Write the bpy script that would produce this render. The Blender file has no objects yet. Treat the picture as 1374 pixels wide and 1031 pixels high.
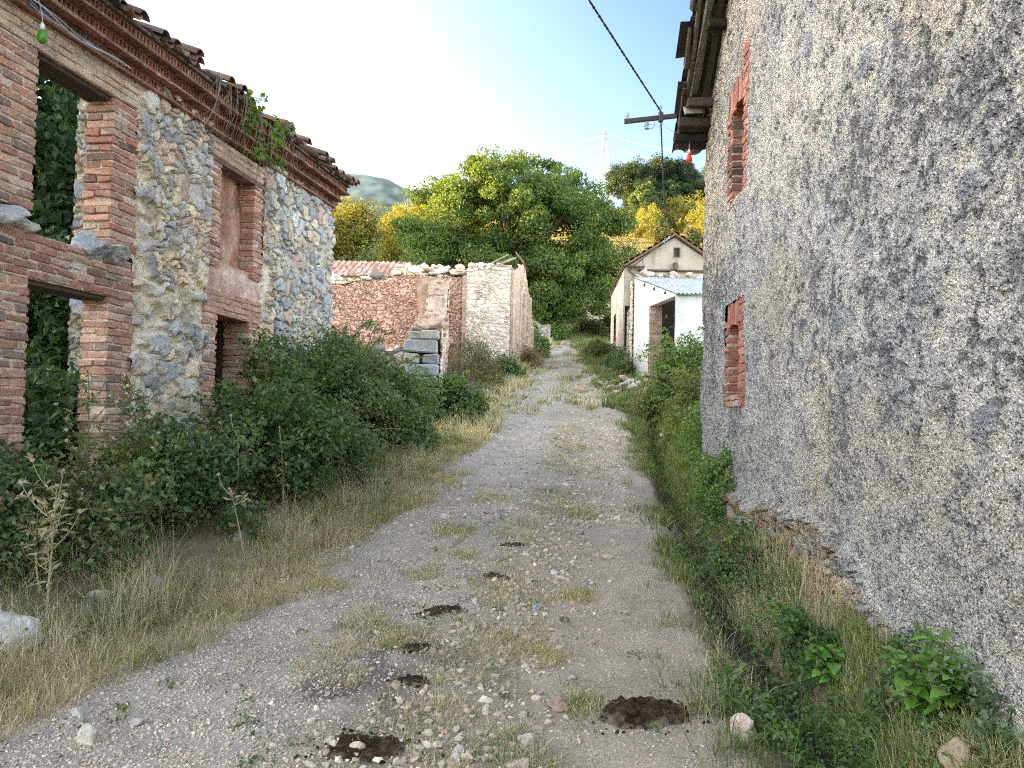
import bpy, math
import numpy as np
from mathutils import Matrix, Vector

rng = np.random.default_rng(11)
SC = bpy.context.scene
COL = SC.collection
PI = math.pi

# ------------------------------------------------------------------ noise
def _hash(ix, iy, iz, seed):
    h = (ix.astype(np.int64) * 374761393 + iy.astype(np.int64) * 668265263 + iz.astype(np.int64) * 2147483647 + seed * 1274126177) & 0xFFFFFFFF
    h = ((h ^ (h >> 13)) * 1274126177) & 0xFFFFFFFF
    h = ((h ^ (h >> 16)) * 2246822519) & 0xFFFFFFFF
    h = h ^ (h >> 15)
    return (h & 0xFFFFFF) / float(0xFFFFFF)

def vnoise(x, y, z=None, seed=0):
    x = np.asarray(x, float); y = np.asarray(y, float)
    z = np.zeros_like(x) if z is None else np.asarray(z, float)
    ix, iy, iz = np.floor(x), np.floor(y), np.floor(z)
    fx, fy, fz = x - ix, y - iy, z - iz
    fx, fy, fz = fx*fx*(3-2*fx), fy*fy*(3-2*fy), fz*fz*(3-2*fz)
    r = 0
    for a in (0, 1):
        for b in (0, 1):
            for c in (0, 1):
                w = (fx if a else 1-fx) * (fy if b else 1-fy) * (fz if c else 1-fz)
                r = r + w * _hash(ix+a, iy+b, iz+c, seed)
    return r

def vnoise2(x, y, seed=0):
    x = np.asarray(x, float); y = np.asarray(y, float)
    ix, iy = np.floor(x), np.floor(y)
    fx, fy = x - ix, y - iy
    fx, fy = fx*fx*(3-2*fx), fy*fy*(3-2*fy)
    z0 = np.zeros_like(ix)
    a = _hash(ix, iy, z0, seed); b = _hash(ix+1, iy, z0, seed)
    c = _hash(ix, iy+1, z0, seed); d = _hash(ix+1, iy+1, z0, seed)
    return (a*(1-fx)+b*fx)*(1-fy) + (c*(1-fx)+d*fx)*fy

def fbm(x, y, seed=0, octv=4, gain=.5):
    r = 0; a = 1; t = 0; x = np.asarray(x, float); y = np.asarray(y, float)
    for o in range(octv):
        r = r + a*vnoise2(x, y, seed+o*17); t += a; a *= gain
        x = x*2.03+3.1; y = y*2.03+1.7
    return r/t

def fbm3(x, y, z, seed=0, octv=3):
    r = 0; a = 1; t = 0
    for o in range(octv):
        r = r + a*vnoise(x, y, z, seed+o*17); t += a; a *= .5
        x = x*2.03+3.1; y = y*2.03+1.7; z = z*2.03+5.3
    return r/t

def voronoi(x, y, seed=0, jit=.9):
    ix, iy = np.floor(x), np.floor(y)
    f1 = np.full(x.shape, 9.); f2 = f1.copy(); cid = np.zeros(x.shape); ccx = np.zeros(x.shape); ccy = np.zeros(x.shape)
    zz = np.zeros_like(ix)
    for a in (-1, 0, 1):
        for b in (-1, 0, 1):
            px = ix+a+.5+(_hash(ix+a, iy+b, zz, seed)-.5)*jit
            py = iy+b+.5+(_hash(ix+a, iy+b, zz, seed+5)-.5)*jit
            d = np.hypot(px-x, py-y)
            k = _hash(ix+a, iy+b, zz, seed+9)
            n = d < f1
            f2 = np.where(n, f1, np.minimum(f2, d))
            cid = np.where(n, k, cid); ccx = np.where(n, px, ccx); ccy = np.where(n, py, ccy)
            f1 = np.where(n, d, f1)
    return f1, f2, cid, ccx, ccy

def sstep(a, b, x):
    t = np.clip((x-a)/(b-a), 0, 1)
    return t*t*(3-2*t)

def mixc(a, b, t):
    t = np.asarray(t)[..., None]
    return np.asarray(a)*(1-t) + np.asarray(b)*t

def pal(colors, k, jit=.0):
    c = np.asarray(colors, float)
    k = np.asarray(k)
    i = np.minimum((k*len(c)).astype(int), len(c)-1)
    r = c[i]
    if jit:
        f = ((k*len(c)*7.31) % 1.0)
        r = r*(1+(f[..., None]-.5)*2*jit)
    return r

# ------------------------------------------------------------------ mesh builder
class MB:
    def __init__(s):
        s.v = []; s.q = []; s.t = []; s.c = []; s.n = 0
    def add(s, v, q=None, t=None, c=(.5, .5, .5)):
        v = np.asarray(v, float).reshape(-1, 3)
        c = np.asarray(c, float)
        if c.ndim == 1: c = np.repeat(c[None], len(v), 0)
        s.v.append(v); s.c.append(c)
        if q is not None and len(q): s.q.append(np.asarray(q, int).reshape(-1, 4)+s.n)
        if t is not None and len(t): s.t.append(np.asarray(t, int).reshape(-1, 3)+s.n)
        s.n += len(v)
        return s
    def build(s, name, mat, parent=None, smooth=False, flip=False):
        v = np.concatenate(s.v); c = np.concatenate(s.c)
        q = np.concatenate(s.q) if s.q else np.zeros((0, 4), int)
        t = np.concatenate(s.t) if s.t else np.zeros((0, 3), int)
        off = np.zeros(3)
        p = parent
        while p is not None:
            off = off + np.array(p.location); p = p.parent
        me = bpy.data.meshes.new(name)
        me.vertices.add(len(v)); me.vertices.foreach_set('co', (v-off).astype(np.float32).ravel())
        nl = len(q)*4+len(t)*3
        me.loops.add(nl); me.polygons.add(len(q)+len(t))
        me.loops.foreach_set('vertex_index', np.concatenate([q.ravel(), t.ravel()]).astype(np.int32))
        ls = np.concatenate([np.arange(len(q))*4, len(q)*4+np.arange(len(t))*3]).astype(np.int32)
        me.polygons.foreach_set('loop_start', ls)
        me.polygons.foreach_set('use_smooth', np.full(len(q)+len(t), smooth))
        a = me.attributes.new('Col', 'FLOAT_COLOR', 'POINT')
        a.data.foreach_set('color', np.concatenate([c, np.ones((len(c), 1))], 1).astype(np.float32).ravel())
        me.update(calc_edges=True)
        me.materials.append(mat)
        o = bpy.data.objects.new(name, me); COL.objects.link(o)
        if parent is not None: o.parent = parent
        return o

def tag(o, label=None, cat=None, group=None, kind=None):
    if label: o['label'] = label
    if cat: o['category'] = cat
    if group: o['group'] = group
    if kind: o['kind'] = kind
    return o

def thing(name, label, cat, loc=(0, 0, 0), group=None):
    o = bpy.data.objects.new(name, None); COL.objects.link(o); o.location = loc
    o.empty_display_size = .2
    return tag(o, label, cat, group)

def dup(root, loc, rz=0., sc=1., label=None, group=None):
    r = root.copy(); COL.objects.link(r)
    r.location = loc; r.rotation_euler = (0, 0, rz); r.scale = sc if hasattr(sc, '__len__') else (sc, sc, sc)
    if label: r['label'] = label
    if group: r['group'] = group
    for ch in list(root.children):
        c = ch.copy(); COL.objects.link(c); c.parent = r
        for g in ch.children:
            d = g.copy(); COL.objects.link(d); d.parent = c
    return r

# grid of (nu x nv) points -> quads
def gridq(nu, nv, keep=None):
    i = np.arange(nu-1)[:, None]*nv + np.arange(nv-1)[None]
    q = np.stack([i, i+nv, i+nv+1, i+1], -1)
    if keep is not None: return q[keep]
    return q.reshape(-1, 4)

_sg = np.array([[x, y, z] for x in (-1, 1) for y in (-1, 1) for z in (-1, 1)], float)
CB_S = np.repeat(_sg, 3, 0)                       # 24 verts
CB_M = np.tile(1-np.eye(3), (8, 1))               # inset mask
def _cbfaces():
    idx = {tuple(s): k for k, s in enumerate(_sg.astype(int).tolist() if False else [tuple(int(a) for a in r) for r in _sg])}
    q = []; t = []
    for ax in range(3):
        o = [a for a in range(3) if a != ax]
        for sgn in (-1, 1):
            ring = []
            for (a, b) in ((-1, -1), (1, -1), (1, 1), (-1, 1)):
                s = [0, 0, 0]; s[ax] = sgn; s[o[0]] = a; s[o[1]] = b
                ring.append(idx[tuple(s)]*3+ax)
            flip = (sgn < 0) ^ (ax == 1)
            q.append(ring[::-1] if flip else ring)
    for ax in range(3):
        o = [a for a in range(3) if a != ax]
        for a in (-1, 1):
            for b in (-1, 1):
                s0 = [0, 0, 0]; s0[ax] = -1; s0[o[0]] = a; s0[o[1]] = b
                s1 = list(s0); s1[ax] = 1
                k0, k1 = idx[tuple(s0)], idx[tuple(s1)]
                q.append([k0*3+o[0], k1*3+o[0], k1*3+o[1], k0*3+o[1]])
    for k in range(8): t.append([k*3, k*3+1, k*3+2])
    return np.array(q), np.array(t)
CB_Q, CB_T = _cbfaces()

def cboxes(mb, cen, half, axes, col, bev=.006, jit=.0, r=rng):
    """N chamfered boxes: cen (N,3) world, half (N,3), axes (3,3) rows or (N,3,3), colours (N,3)"""
    cen = np.atleast_2d(np.asarray(cen, float)); n = len(cen)
    half = np.broadcast_to(np.asarray(half, float), (n, 3)); col = np.broadcast_to(np.asarray(col, float), (n, 3))
    loc = CB_S[None]*(half[:, None]-CB_M[None]*bev)
    if jit:
        j = r.normal(0, jit, (n, 8, 3)); loc = loc+np.repeat(j, 3, 1)
    axes = np.asarray(axes, float)
    w = (loc @ axes if axes.ndim == 2 else np.einsum('nij,njk->nik', loc, axes)) + cen[:, None]
    base = (np.arange(n)*24)[:, None, None]
    mb.add(w.reshape(-1, 3), (CB_Q[None]+base).reshape(-1, 4), (CB_T[None]+base).reshape(-1, 3), np.repeat(col, 24, 0))

class Frame:
    def __init__(s, O, u, n):
        s.O = np.array(O, float); s.u = np.array(u, float); s.n = np.array(n, float); s.z = np.array([0, 0, 1.])
        s.axes = np.stack([s.u, s.n, s.z])
    def __call__(s, a, d, z):
        a, d, z = np.broadcast_arrays(np.asarray(a, float), np.asarray(d, float), np.asarray(z, float))
        return s.O + a[..., None]*s.u + d[..., None]*s.n + z[..., None]*s.z
    def box(s, mb, a0, a1, d0, d1, z0, z1, col, bev=.004, jit=0.):
        cboxes(mb, s((a0+a1)/2, (d0+d1)/2, (z0+z1)/2), [(a1-a0)/2, (d1-d0)/2, (z1-z0)/2], s.axes, col, bev, jit)

def tube(mb, pts, rad, col, k=6, cap=True):
    pts = np.asarray(pts, float); n = len(pts)
    rad = np.broadcast_to(np.asarray(rad, float), (n,))
    t = np.gradient(pts, axis=0); t /= np.linalg.norm(t, axis=1)[:, None]+1e-9
    ref = np.array([0, 0, 1.]) if abs(t[:, 2]).mean() < .9 else np.array([1., 0, 0])
    a = np.cross(t, ref); a /= np.linalg.norm(a, axis=1)[:, None]+1e-9
    b = np.cross(t, a)
    th = np.arange(k)*2*PI/k
    v = pts[:, None]+rad[:, None, None]*(np.cos(th)[None, :, None]*a[:, None]+np.sin(th)[None, :, None]*b[:, None])
    i = np.arange(n-1)[:, None]*k+np.arange(k)[None]; j = np.arange(n-1)[:, None]*k+(np.arange(k)[None]+1) % k
    q = np.stack([i, j, j+k, i+k], -1).reshape(-1, 4)
    tr = None
    vv = v.reshape(-1, 3)
    if cap:
        vv = np.concatenate([vv, pts[:1], pts[-1:]])
        c0, c1 = n*k, n*k+1
        a_ = np.arange(k); b_ = (a_+1) % k
        tr = np.concatenate([np.stack([b_, a_, np.full(k, c0)], 1), np.stack([a_+(n-1)*k, b_+(n-1)*k, np.full(k, c1)], 1)])
    col = np.asarray(col, float)
    if col.ndim == 2:
        cc = np.repeat(col, k, 0)
        if cap: cc = np.concatenate([cc, col[:1], col[-1:]])
        col = cc
    mb.add(vv, q, tr, col)

def bez(p0, p1, p2, n=8):
    t = np.linspace(0, 1, n)[:, None]
    return (1-t)**2*np.asarray(p0)+2*t*(1-t)*np.asarray(p1)+t*t*np.asarray(p2)

# icosphere templates
def ico(sub):
    ph = (1+5**.5)/2
    v = [(-1, ph, 0), (1, ph, 0), (-1, -ph, 0), (1, -ph, 0), (0, -1, ph), (0, 1, ph), (0, -1, -ph), (0, 1, -ph), (ph, 0, -1), (ph, 0, 1), (-ph, 0, -1), (-ph, 0, 1)]
    v = [np.array(p)/np.linalg.norm(p) for p in v]
    f = [(0, 11, 5), (0, 5, 1), (0, 1, 7), (0, 7, 10), (0, 10, 11), (1, 5, 9), (5, 11, 4), (11, 10, 2), (10, 7, 6), (7, 1, 8), (3, 9, 4), (3, 4, 2), (3, 2, 6), (3, 6, 8), (3, 8, 9), (4, 9, 5), (2, 4, 11), (6, 2, 10), (8, 6, 7), (9, 8, 1)]
    for _ in range(sub):
        cache = {}; nf = []
        def mid(a, b):
            k = (min(a, b), max(a, b))
            if k not in cache:
                m = v[a]+v[b]; v.append(m/np.linalg.norm(m)); cache[k] = len(v)-1
            return cache[k]
        for a, b, c in f:
            ab, bc, ca = mid(a, b), mid(b, c), mid(c, a)
            nf += [(a, ab, ca), (b, bc, ab), (c, ca, bc), (ab, bc, ca)]
        f = nf
    return np.array(v), np.array(f)
ICO = [ico(0), ico(1), ico(2), ico(3)]

def rotmats(n, r=rng, tilt=None):
    q = r.normal(size=(n, 4)); q /= np.linalg.norm(q, axis=1)[:, None]
    if tilt is not None:
        a = r.uniform(0, 2*PI, n)
        q = np.stack([np.cos(a/2), r.normal(0, tilt, n), r.normal(0, tilt, n), np.sin(a/2)], 1); q /= np.linalg.norm(q, axis=1)[:, None]
    w, x, y, z = q.T
    return np.stack([np.stack([1-2*(y*y+z*z), 2*(x*y-z*w), 2*(x*z+y*w)], -1), np.stack([2*(x*y+z*w), 1-2*(x*x+z*z), 2*(y*z-x*w)], -1), np.stack([2*(x*z-y*w), 2*(y*z+x*w), 1-2*(x*x+y*y)], -1)], -2)

def stones(mb, cen, size, cols, sub=0, flat=.6, rough=.25, seed=1, tilt=.15, r=rng):
    """many small angular stones"""
    cen = np.atleast_2d(cen); n = len(cen)
    V, F = ICO[sub]
    nv = 6
    temps = []
    for k in range(nv):
        rr = np.random.default_rng(seed+k)
        d = rr.normal(size=(9, 3)); d /= np.linalg.norm(d, axis=1)[:, None]
        h = rr.uniform(.50, .92, 9) if sub >= 3 else rr.uniform(.62, .95, 9)
        rad = np.min(np.where(V@d.T > .05, h[None]/np.maximum(V@d.T, .05), 9), 1)
        rad = np.minimum(rad, 1.15)*(1+rough*.3*(fbm3(V[:, 0]*2.5+k*9, V[:, 1]*2.5, V[:, 2]*2.5, seed+k)-.5)*2)
        temps.append(V*rad[:, None])
    temps = np.array(temps)
    k = r.integers(0, nv, n)
    size = np.broadcast_to(np.asarray(size, float), (n,))
    asp = np.stack([np.ones(n), r.uniform(.6, 1., n), r.uniform(flat*.7, flat*1.2, n)], 1)
    loc = temps[k]*asp[:, None]*size[:, None, None]
    M = rotmats(n, r, tilt)
    w = np.einsum('nij,nkj->nki', M, loc)+cen[:, None]
    base = (np.arange(n)*len(V))[:, None, None]
    cols = np.broadcast_to(np.asarray(cols, float), (n, 3))
    mb.add(w.reshape(-1, 3), None, (F[None]+base).reshape(-1, 3), np.repeat(cols, len(V), 0))

def unit(a):
    return a/(np.linalg.norm(a, axis=-1, keepdims=True)+1e-9)

def leaves(mb, cen, tip, nor, L, W, cols, fold=.25):
    """pointed leaves folded along the midrib; cen = leaf middle"""
    n = len(cen)
    tip = unit(tip); side = unit(np.cross(nor, tip)); nor = np.cross(tip, side)
    L = np.broadcast_to(np.asarray(L, float), (n,))[:, None]; W = np.broadcast_to(np.asarray(W, float), (n,))[:, None]
    b = cen-tip*L*.5; e = cen+tip*L*.5-nor*L*.1
    l = cen-tip*L*.08+side*W*.5+nor*W*fold; r_ = cen-tip*L*.08-side*W*.5+nor*W*fold
    v = np.stack([b, l, e, r_], 1).reshape(-1, 3)
    k = (np.arange(n)*4)[:, None]
    t = np.concatenate([k+np.array([[0, 2, 1]]), k+np.array([[0, 3, 2]])])
    cols = np.broadcast_to(np.asarray(cols, float), (n, 3))
    mb.add(v, None, t, np.repeat(cols, 4, 0))

def blades(mb, base, h, w, lean, cols, r=rng, tipcol=1.0):
    """grass blades: ribbon of two segments, lean = horizontal displacement of tip (n,2)"""
    n = len(base)
    a = r.uniform(0, 2*PI, n); sd = np.stack([np.cos(a), np.sin(a), np.zeros(n)], 1)*np.asarray(w).reshape(-1, 1)*.5
    ln = np.concatenate([lean, np.zeros((n, 1))], 1); up = np.array([0, 0, 1.])[None]*np.asarray(h).reshape(-1, 1)
    m = base+up*.6+ln*.35; e = base+up+ln
    v = np.stack([base-sd, base+sd, m-sd*.8, m+sd*.8, e], 1).reshape(-1, 3)
    k = (np.arange(n)*5)[:, None]
    cols = np.broadcast_to(np.asarray(cols, float), (n, 3))
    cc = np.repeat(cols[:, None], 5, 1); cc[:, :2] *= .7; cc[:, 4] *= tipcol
    mb.add(v, k+np.array([[0, 1, 3, 2]]), k+np.array([[2, 3, 4]]), cc.reshape(-1, 3))

# ------------------------------------------------------------------ materials
def newmat(name):
    m = bpy.data.materials.new(name); m.use_nodes = True
    nt = m.node_tree; b = nt.nodes['Principled BSDF']
    return m, nt, b
def N(nt, typ, **kw):
    n = nt.nodes.new(typ)
    for k, v in kw.items():
        if k in n.inputs: n.inputs[k].default_value = v
        else: setattr(n, k, v)
    return n
def L_(nt, a, b): nt.links.new(a, b)

def surf_mat(name, rough=.9, nscale=30., namp=.35, bump=.4, bdist=.01, spec=.2, bscale=None, nscale2=4., namp2=.25, base=None, metal=0., tint2=None):
    """vertex colour (or base) broken up by two object-space noises, with bump"""
    m, nt, b = newmat(name)
    tc = N(nt, 'ShaderNodeTexCoord')
    if base is None:
        at = N(nt, 'ShaderNodeAttribute', attribute_name='Col'); src = at.outputs['Color']
    else:
        rg = N(nt, 'ShaderNodeRGB'); rg.outputs[0].default_value = (*base, 1); src = rg.outputs[0]
    for sc_, am in ((nscale, namp), (nscale2, namp2)):
        no = N(nt, 'ShaderNodeTexNoise', Scale=sc_, Detail=5., Roughness=.65)
        L_(nt, tc.outputs['Object'], no.inputs['Vector'])
        mr = N(nt, 'ShaderNodeMapRange'); mr.inputs['From Min'].default_value = .25; mr.inputs['From Max'].default_value = .75
        mr.inputs['To Min'].default_value = 1-am; mr.inputs['To Max'].default_value = 1+am
        L_(nt, no.outputs['Fac'], mr.inputs['Value'])
        mx = N(nt, 'ShaderNodeVectorMath', operation='SCALE')
        L_(nt, src, mx.inputs[0]); L_(nt, mr.outputs[0], mx.inputs['Scale']); src = mx.outputs[0]
    if tint2 is not None:
        no = N(nt, 'ShaderNodeTexNoise', Scale=tint2[1], Detail=6., Roughness=.7)
        L_(nt, tc.outputs['Object'], no.inputs['Vector'])
        mr = N(nt, 'ShaderNodeMapRange'); mr.inputs['From Min'].default_value = tint2[2]; mr.inputs['From Max'].default_value = tint2[2]+.12
        L_(nt, no.outputs['Fac'], mr.inputs['Value'])
        mx = N(nt, 'ShaderNodeMix', data_type='RGBA'); mx.inputs[7].default_value = (*tint2[0], 1)
        L_(nt, mr.outputs[0], mx.inputs[0]); L_(nt, src, mx.inputs[6]); src = mx.outputs[2]
    L_(nt, src, b.inputs['Base Color'])
    b.inputs['Roughness'].default_value = rough; b.inputs['Specular IOR Level'].default_value = spec; b.inputs['Metallic'].default_value = metal
    if bump:
        no = N(nt, 'ShaderNodeTexNoise', Scale=bscale or nscale*1.3, Detail=6., Roughness=.7)
        L_(nt, tc.outputs['Object'], no.inputs['Vector'])
        bp = N(nt, 'ShaderNodeBump', Strength=bump, Distance=bdist)
        L_(nt, no.outputs['Fac'], bp.inputs['Height']); L_(nt, bp.outputs[0], b.inputs['Normal'])
    return m

def leaf_mat(name, trans=.35, rough=.5, spec=.35):
    m, nt, b = newmat(name)
    at = N(nt, 'ShaderNodeAttribute', attribute_name='Col')
    oi = N(nt, 'ShaderNodeObjectInfo')
    mr = N(nt, 'ShaderNodeMapRange'); mr.inputs['To Min'].default_value = .85; mr.inputs['To Max'].default_value = 1.15
    L_(nt, oi.outputs['Random'], mr.inputs['Value'])
    mx = N(nt, 'ShaderNodeVectorMath', operation='SCALE'); L_(nt, at.outputs['Color'], mx.inputs[0]); L_(nt, mr.outputs[0], mx.inputs['Scale'])
    L_(nt, mx.outputs[0], b.inputs['Base Color']); b.inputs['Roughness'].default_value = rough; b.inputs['Specular IOR Level'].default_value = spec
    tr = N(nt, 'ShaderNodeBsdfTranslucent')
    sc = N(nt, 'ShaderNodeVectorMath', operation='MULTIPLY'); sc.inputs[1].default_value = (1.5, 1.25, .5)
    L_(nt, mx.outputs[0], sc.inputs[0]); L_(nt, sc.outputs[0], tr.inputs['Color'])
    ms = N(nt, 'ShaderNodeMixShader'); ms.inputs[0].default_value = trans
    L_(nt, b.outputs[0], ms.inputs[1]); L_(nt, tr.outputs[0], ms.inputs[2])
    L_(nt, ms.outputs[0], nt.nodes['Material Output'].inputs['Surface'])
    return m

M_STONE = surf_mat('rubble_stone', .92, 45, .38, .7, .012, .15, nscale2=9, namp2=.25)
M_ROUGHCAST = surf_mat('roughcast_render', .95, 80, .45, 0, .012, .1, nscale2=1.4, namp2=.12)
def _speckle(m):
    nt = m.node_tree; b = nt.nodes['Principled BSDF']; src = b.inputs['Base Color'].links[0].from_socket
    tc = N(nt, 'ShaderNodeTexCoord'); no = N(nt, 'ShaderNodeTexNoise', Scale=55., Detail=3.); L_(nt, tc.outputs['Object'], no.inputs['Vector'])
    ad = N(nt, 'ShaderNodeVectorMath', operation='MULTIPLY_ADD'); ad.inputs[1].default_value = (.02, .02, .02); L_(nt, no.outputs['Color'], ad.inputs[0]); L_(nt, tc.outputs['Object'], ad.inputs[2])
    vo = N(nt, 'ShaderNodeTexVoronoi', Scale=105.); L_(nt, ad.outputs[0], vo.inputs['Vector'])
    sp = N(nt, 'ShaderNodeSeparateColor'); L_(nt, vo.outputs['Color'], sp.inputs[0])
    cr = N(nt, 'ShaderNodeValToRGB'); e = cr.color_ramp.elements; e[0].position = 0; e[0].color = (.22, .22, .235, 1); e[1].position = 1; e[1].color = (1.5, 1.48, 1.42, 1)
    for p, c in ((.10, (.42, .42, .44, 1)), (.24, (.90, .89, .88, 1)), (.75, (1.10, 1.09, 1.06, 1))): k = e.new(p); k.color = c
    L_(nt, sp.outputs[0], cr.inputs[0])
    mx = N(nt, 'ShaderNodeVectorMath', operation='MULTIPLY'); L_(nt, src, mx.inputs[0]); L_(nt, cr.outputs[0], mx.inputs[1]); L_(nt, mx.outputs[0], b.inputs['Base Color'])
    n2 = N(nt, 'ShaderNodeTexNoise', Scale=160., Detail=4.); L_(nt, tc.outputs['Object'], n2.inputs['Vector'])
    hh = N(nt, 'ShaderNodeMath', operation='MULTIPLY_ADD'); hh.inputs[1].default_value = -1.2; L_(nt, vo.outputs['Distance'], hh.inputs[0]); L_(nt, n2.outputs['Fac'], hh.inputs[2])
    bp = N(nt, 'ShaderNodeBump', Strength=1., Distance=.012); L_(nt, hh.outputs[0], bp.inputs['Height']); L_(nt, bp.outputs[0], b.inputs['Normal'])
_speckle(M_ROUGHCAST)
M_BRICK = surf_mat('old_brick', .92, 40, .4, .8, .008, .12, nscale2=6, namp2=.3, tint2=((.50, .42, .34), 9., .57))
M_MUD = surf_mat('mud_plaster', .95, 18, .3, .6, .02, .08, nscale2=3, namp2=.25)
M_TILE = surf_mat('roof_tile', .9, 25, .45, .5, .006, .15, nscale2=5, namp2=.3, tint2=((.15, .14, .11), 7., .56))
M_WOOD = surf_mat('weathered_wood', .9, 30, .4, .7, .008, .15, nscale2=6, namp2=.3)
M_PLASTER = surf_mat('limewashed_plaster', .9, 12, .1, .35, .01, .15, nscale2=1.6, namp2=.14)
M_ROCK = surf_mat('field_rock', .88, 35, .35, .6, .008, .2, nscale2=7, namp2=.25)
M_GRAVEL = surf_mat('gravel', .95, 60, .3, .4, .004, .08, nscale2=3, namp2=.12)
M_DUNG = surf_mat('dung', .95, 60, .5, 1., .03, .1, bscale=45, nscale2=9, namp2=.4)
M_METAL = surf_mat('old_metal', .6, 40, .3, .2, .002, .4)
M_CORR = surf_mat('corrugated_sheet', .65, 10, .2, .15, .003, .3, nscale2=2.5, namp2=.25)
M_BARK = surf_mat('bark', .95, 14, .4, .8, .02, .1)
M_LEAF = leaf_mat('leaf', .4, .45, .4)
M_GRASS = leaf_mat('grass_blade', .3, .7, .15)
M_DRY = leaf_mat('dry_plant', .25, .8, .1)
def ground_mat(name, **kw):
    return surf_mat(name, 1., 55, .38, .9, .02, .0, bscale=38, nscale2=1.7, namp2=.16, **kw)
M_GROUND = ground_mat('soil')
M_ROAD = ground_mat('road_dirt')
M_MOUNT = surf_mat('mountain', .95, .012, .35, 0, spec=.02, nscale2=.004, namp2=.25)
def glass_bulb(name, col, tr=.5):
    m, nt, b = newmat(name); b.inputs['Base Color'].default_value = (*col, 1); b.inputs['Roughness'].default_value = .08
    b.inputs['Transmission Weight'].default_value = tr; b.inputs['IOR'].default_value = 1.4
    no = N(nt, 'ShaderNodeTexNoise', Scale=40.); bp = N(nt, 'ShaderNodeBump', Strength=.05); L_(nt, no.outputs['Fac'], bp.inputs['Height']); L_(nt, bp.outputs[0], b.inputs['Normal'])
    return m
M_GREENBULB = glass_bulb('green_glass', (.10, .42, .04), .35)
M_REDBULB = glass_bulb('red_lacquer', (.8, .08, .05), .1)
M_INSUL = glass_bulb('insulator_glass', (.45, .6, .66), .5)
m_, nt_, b_ = newmat('ditch_water'); M_WATER = m_
b_.inputs['Base Color'].default_value = (.02, .022, .02, 1); b_.inputs['Roughness'].default_value = .06; b_.inputs['Specular IOR Level'].default_value = .6
_n = N(nt_, 'ShaderNodeTexNoise', Scale=14., Detail=3.); _b = N(nt_, 'ShaderNodeBump', Strength=.5, Distance=.02); L_(nt_, _n.outputs['Fac'], _b.inputs['Height']); L_(nt_, _b.outputs[0], b_.inputs['Normal'])

# ------------------------------------------------------------------ terrain
_ty = np.array([-60, -10, 0, 3, 4.7, 9, 14, 19, 22.5, 26, 35, 45, 60, 72, 110, 150, 200, 400, 900.])
_tz = np.array([-2, 0, 0, 0, .02, .3, .9, 1.62, 2.27, 2.95, 4.4, 6.0, 9., 13.5, 29., 47, 60, 70, 70.])
_dy = np.linspace(-60, 900, 9601)
_dz = np.interp(_dy, _ty, _tz)
_ker = np.hanning(31); _ker /= _ker.sum()
_dz = np.convolve(np.pad(_dz, 15, mode='edge'), _ker, 'valid')
def zc(y): return np.interp(y, _dy, _dz)
def xl(y): return np.interp(y, [-10, 3, 4, 5.6, 7.7, 11.4, 17.6, 25.3, 30.2, 44.3, 52, 60], [-3, -2.55, -2.35, -2.0, -1.5, -.93, -.5, .3, .85, 2.4, 2.0, .5])
def xr(y): return np.interp(y, [-10, 3.5, 4.8, 9.1, 19.7, 25.6, 30.8, 44.6, 52, 60], [.2, .97, 1.15, 1.72, 2.75, 2.93, 3.2, 3.5, 3.2, 1.8])
def xd(y): return np.interp(y, [-10, 3.6, 5.1, 7.5, 10.7, 15.2, 18.1, 22, 40], [.9, 1.55, 1.66, 1.9, 2.27, 2.9, 3.35, 3.9, 6])
def zshade(y): return np.interp(y, [-40, 28, 42, 70, 110, 160, 260], [9.5, 9.4, 10.0, 13.5, 20, 32, 44])
SUN_EL = math.radians(13.); SUN_D = np.array([-.975, .22])    # horizontal direction towards the sun
def ridge(x, y):  # out-of-view ridge, added with its height shaped to shade the lane from low sun
    h = zshade(y-33.5)+35.6
    h = h*np.interp(y, [-160, -90, 270, 440], [.2, 1, 1, .1])
    h = h*(1+.02*(fbm(y*.05, y*0+3.3, 40)-.5)*2)
    return h*np.exp(-((x+150)/np.where(x > -150, 40., 90.))**2/2)
def terrain(x, y, fine=True):
    x = np.asarray(x, float); y = np.asarray(y, float)
    yw = y-.10*np.maximum(0, np.minimum(x, 4))*0
    crest = np.interp(x, [-120, -60, -25, -10, 10, 30, 80, 160], [14, 18, 27, 37, 47, 51, 60, 70])
    z0 = zc(yw)
    z = np.where(z0 < 8, z0, 8+(z0-8)*np.clip((crest-8)/62, .1, 1.)**(.35*sstep(60, 140, y)))
    z = np.minimum(z, np.maximum(crest, 9)+.0*z)
    z = np.maximum(z, ridge(x, y))
    near = 1-sstep(40, 60, y)
    dl = xl(y)-x
    z = z+near*(.42*sstep(.3, 2.3, dl)*np.interp(y, [4, 6, 12, 20], [.35, 1, 1, .5]))
    dr = x-xr(y)
    dd = x-xd(y); fade = 1-sstep(19, 23, y)
    z = z-fade*np.interp(y, [3, 6, 9], [.16, .22, .34])*np.exp(-((dd-.16*(fbm(y*1.3, y*0, 8)-.5))/.17)**2)+fade*np.interp(y, [3, 4, 8, 11], [.25, .40, .42, .25])*sstep(.10, .38, dd)
    # wheel tracks
    w = xr(y)-xl(y); t = (x-xl(y))/np.maximum(w, .5)
    inr = np.clip(1-np.abs(t-.5)*1.9, 0, 1)
    z = z+near*np.where(inr > 0, .035*np.cos((t-.5)*2*PI*1.9)*inr, 0)
    z = z+.10*(fbm(x*.9+7, y*.9, 3, 3)-.5)*near+.9*(fbm(x*.09, y*.09, 33, 4)-.5)*(1-near)*2.
    if fine: z = z+.035*(fbm(x*6, y*6, 5, 4)-.5)*near
    return z

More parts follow.
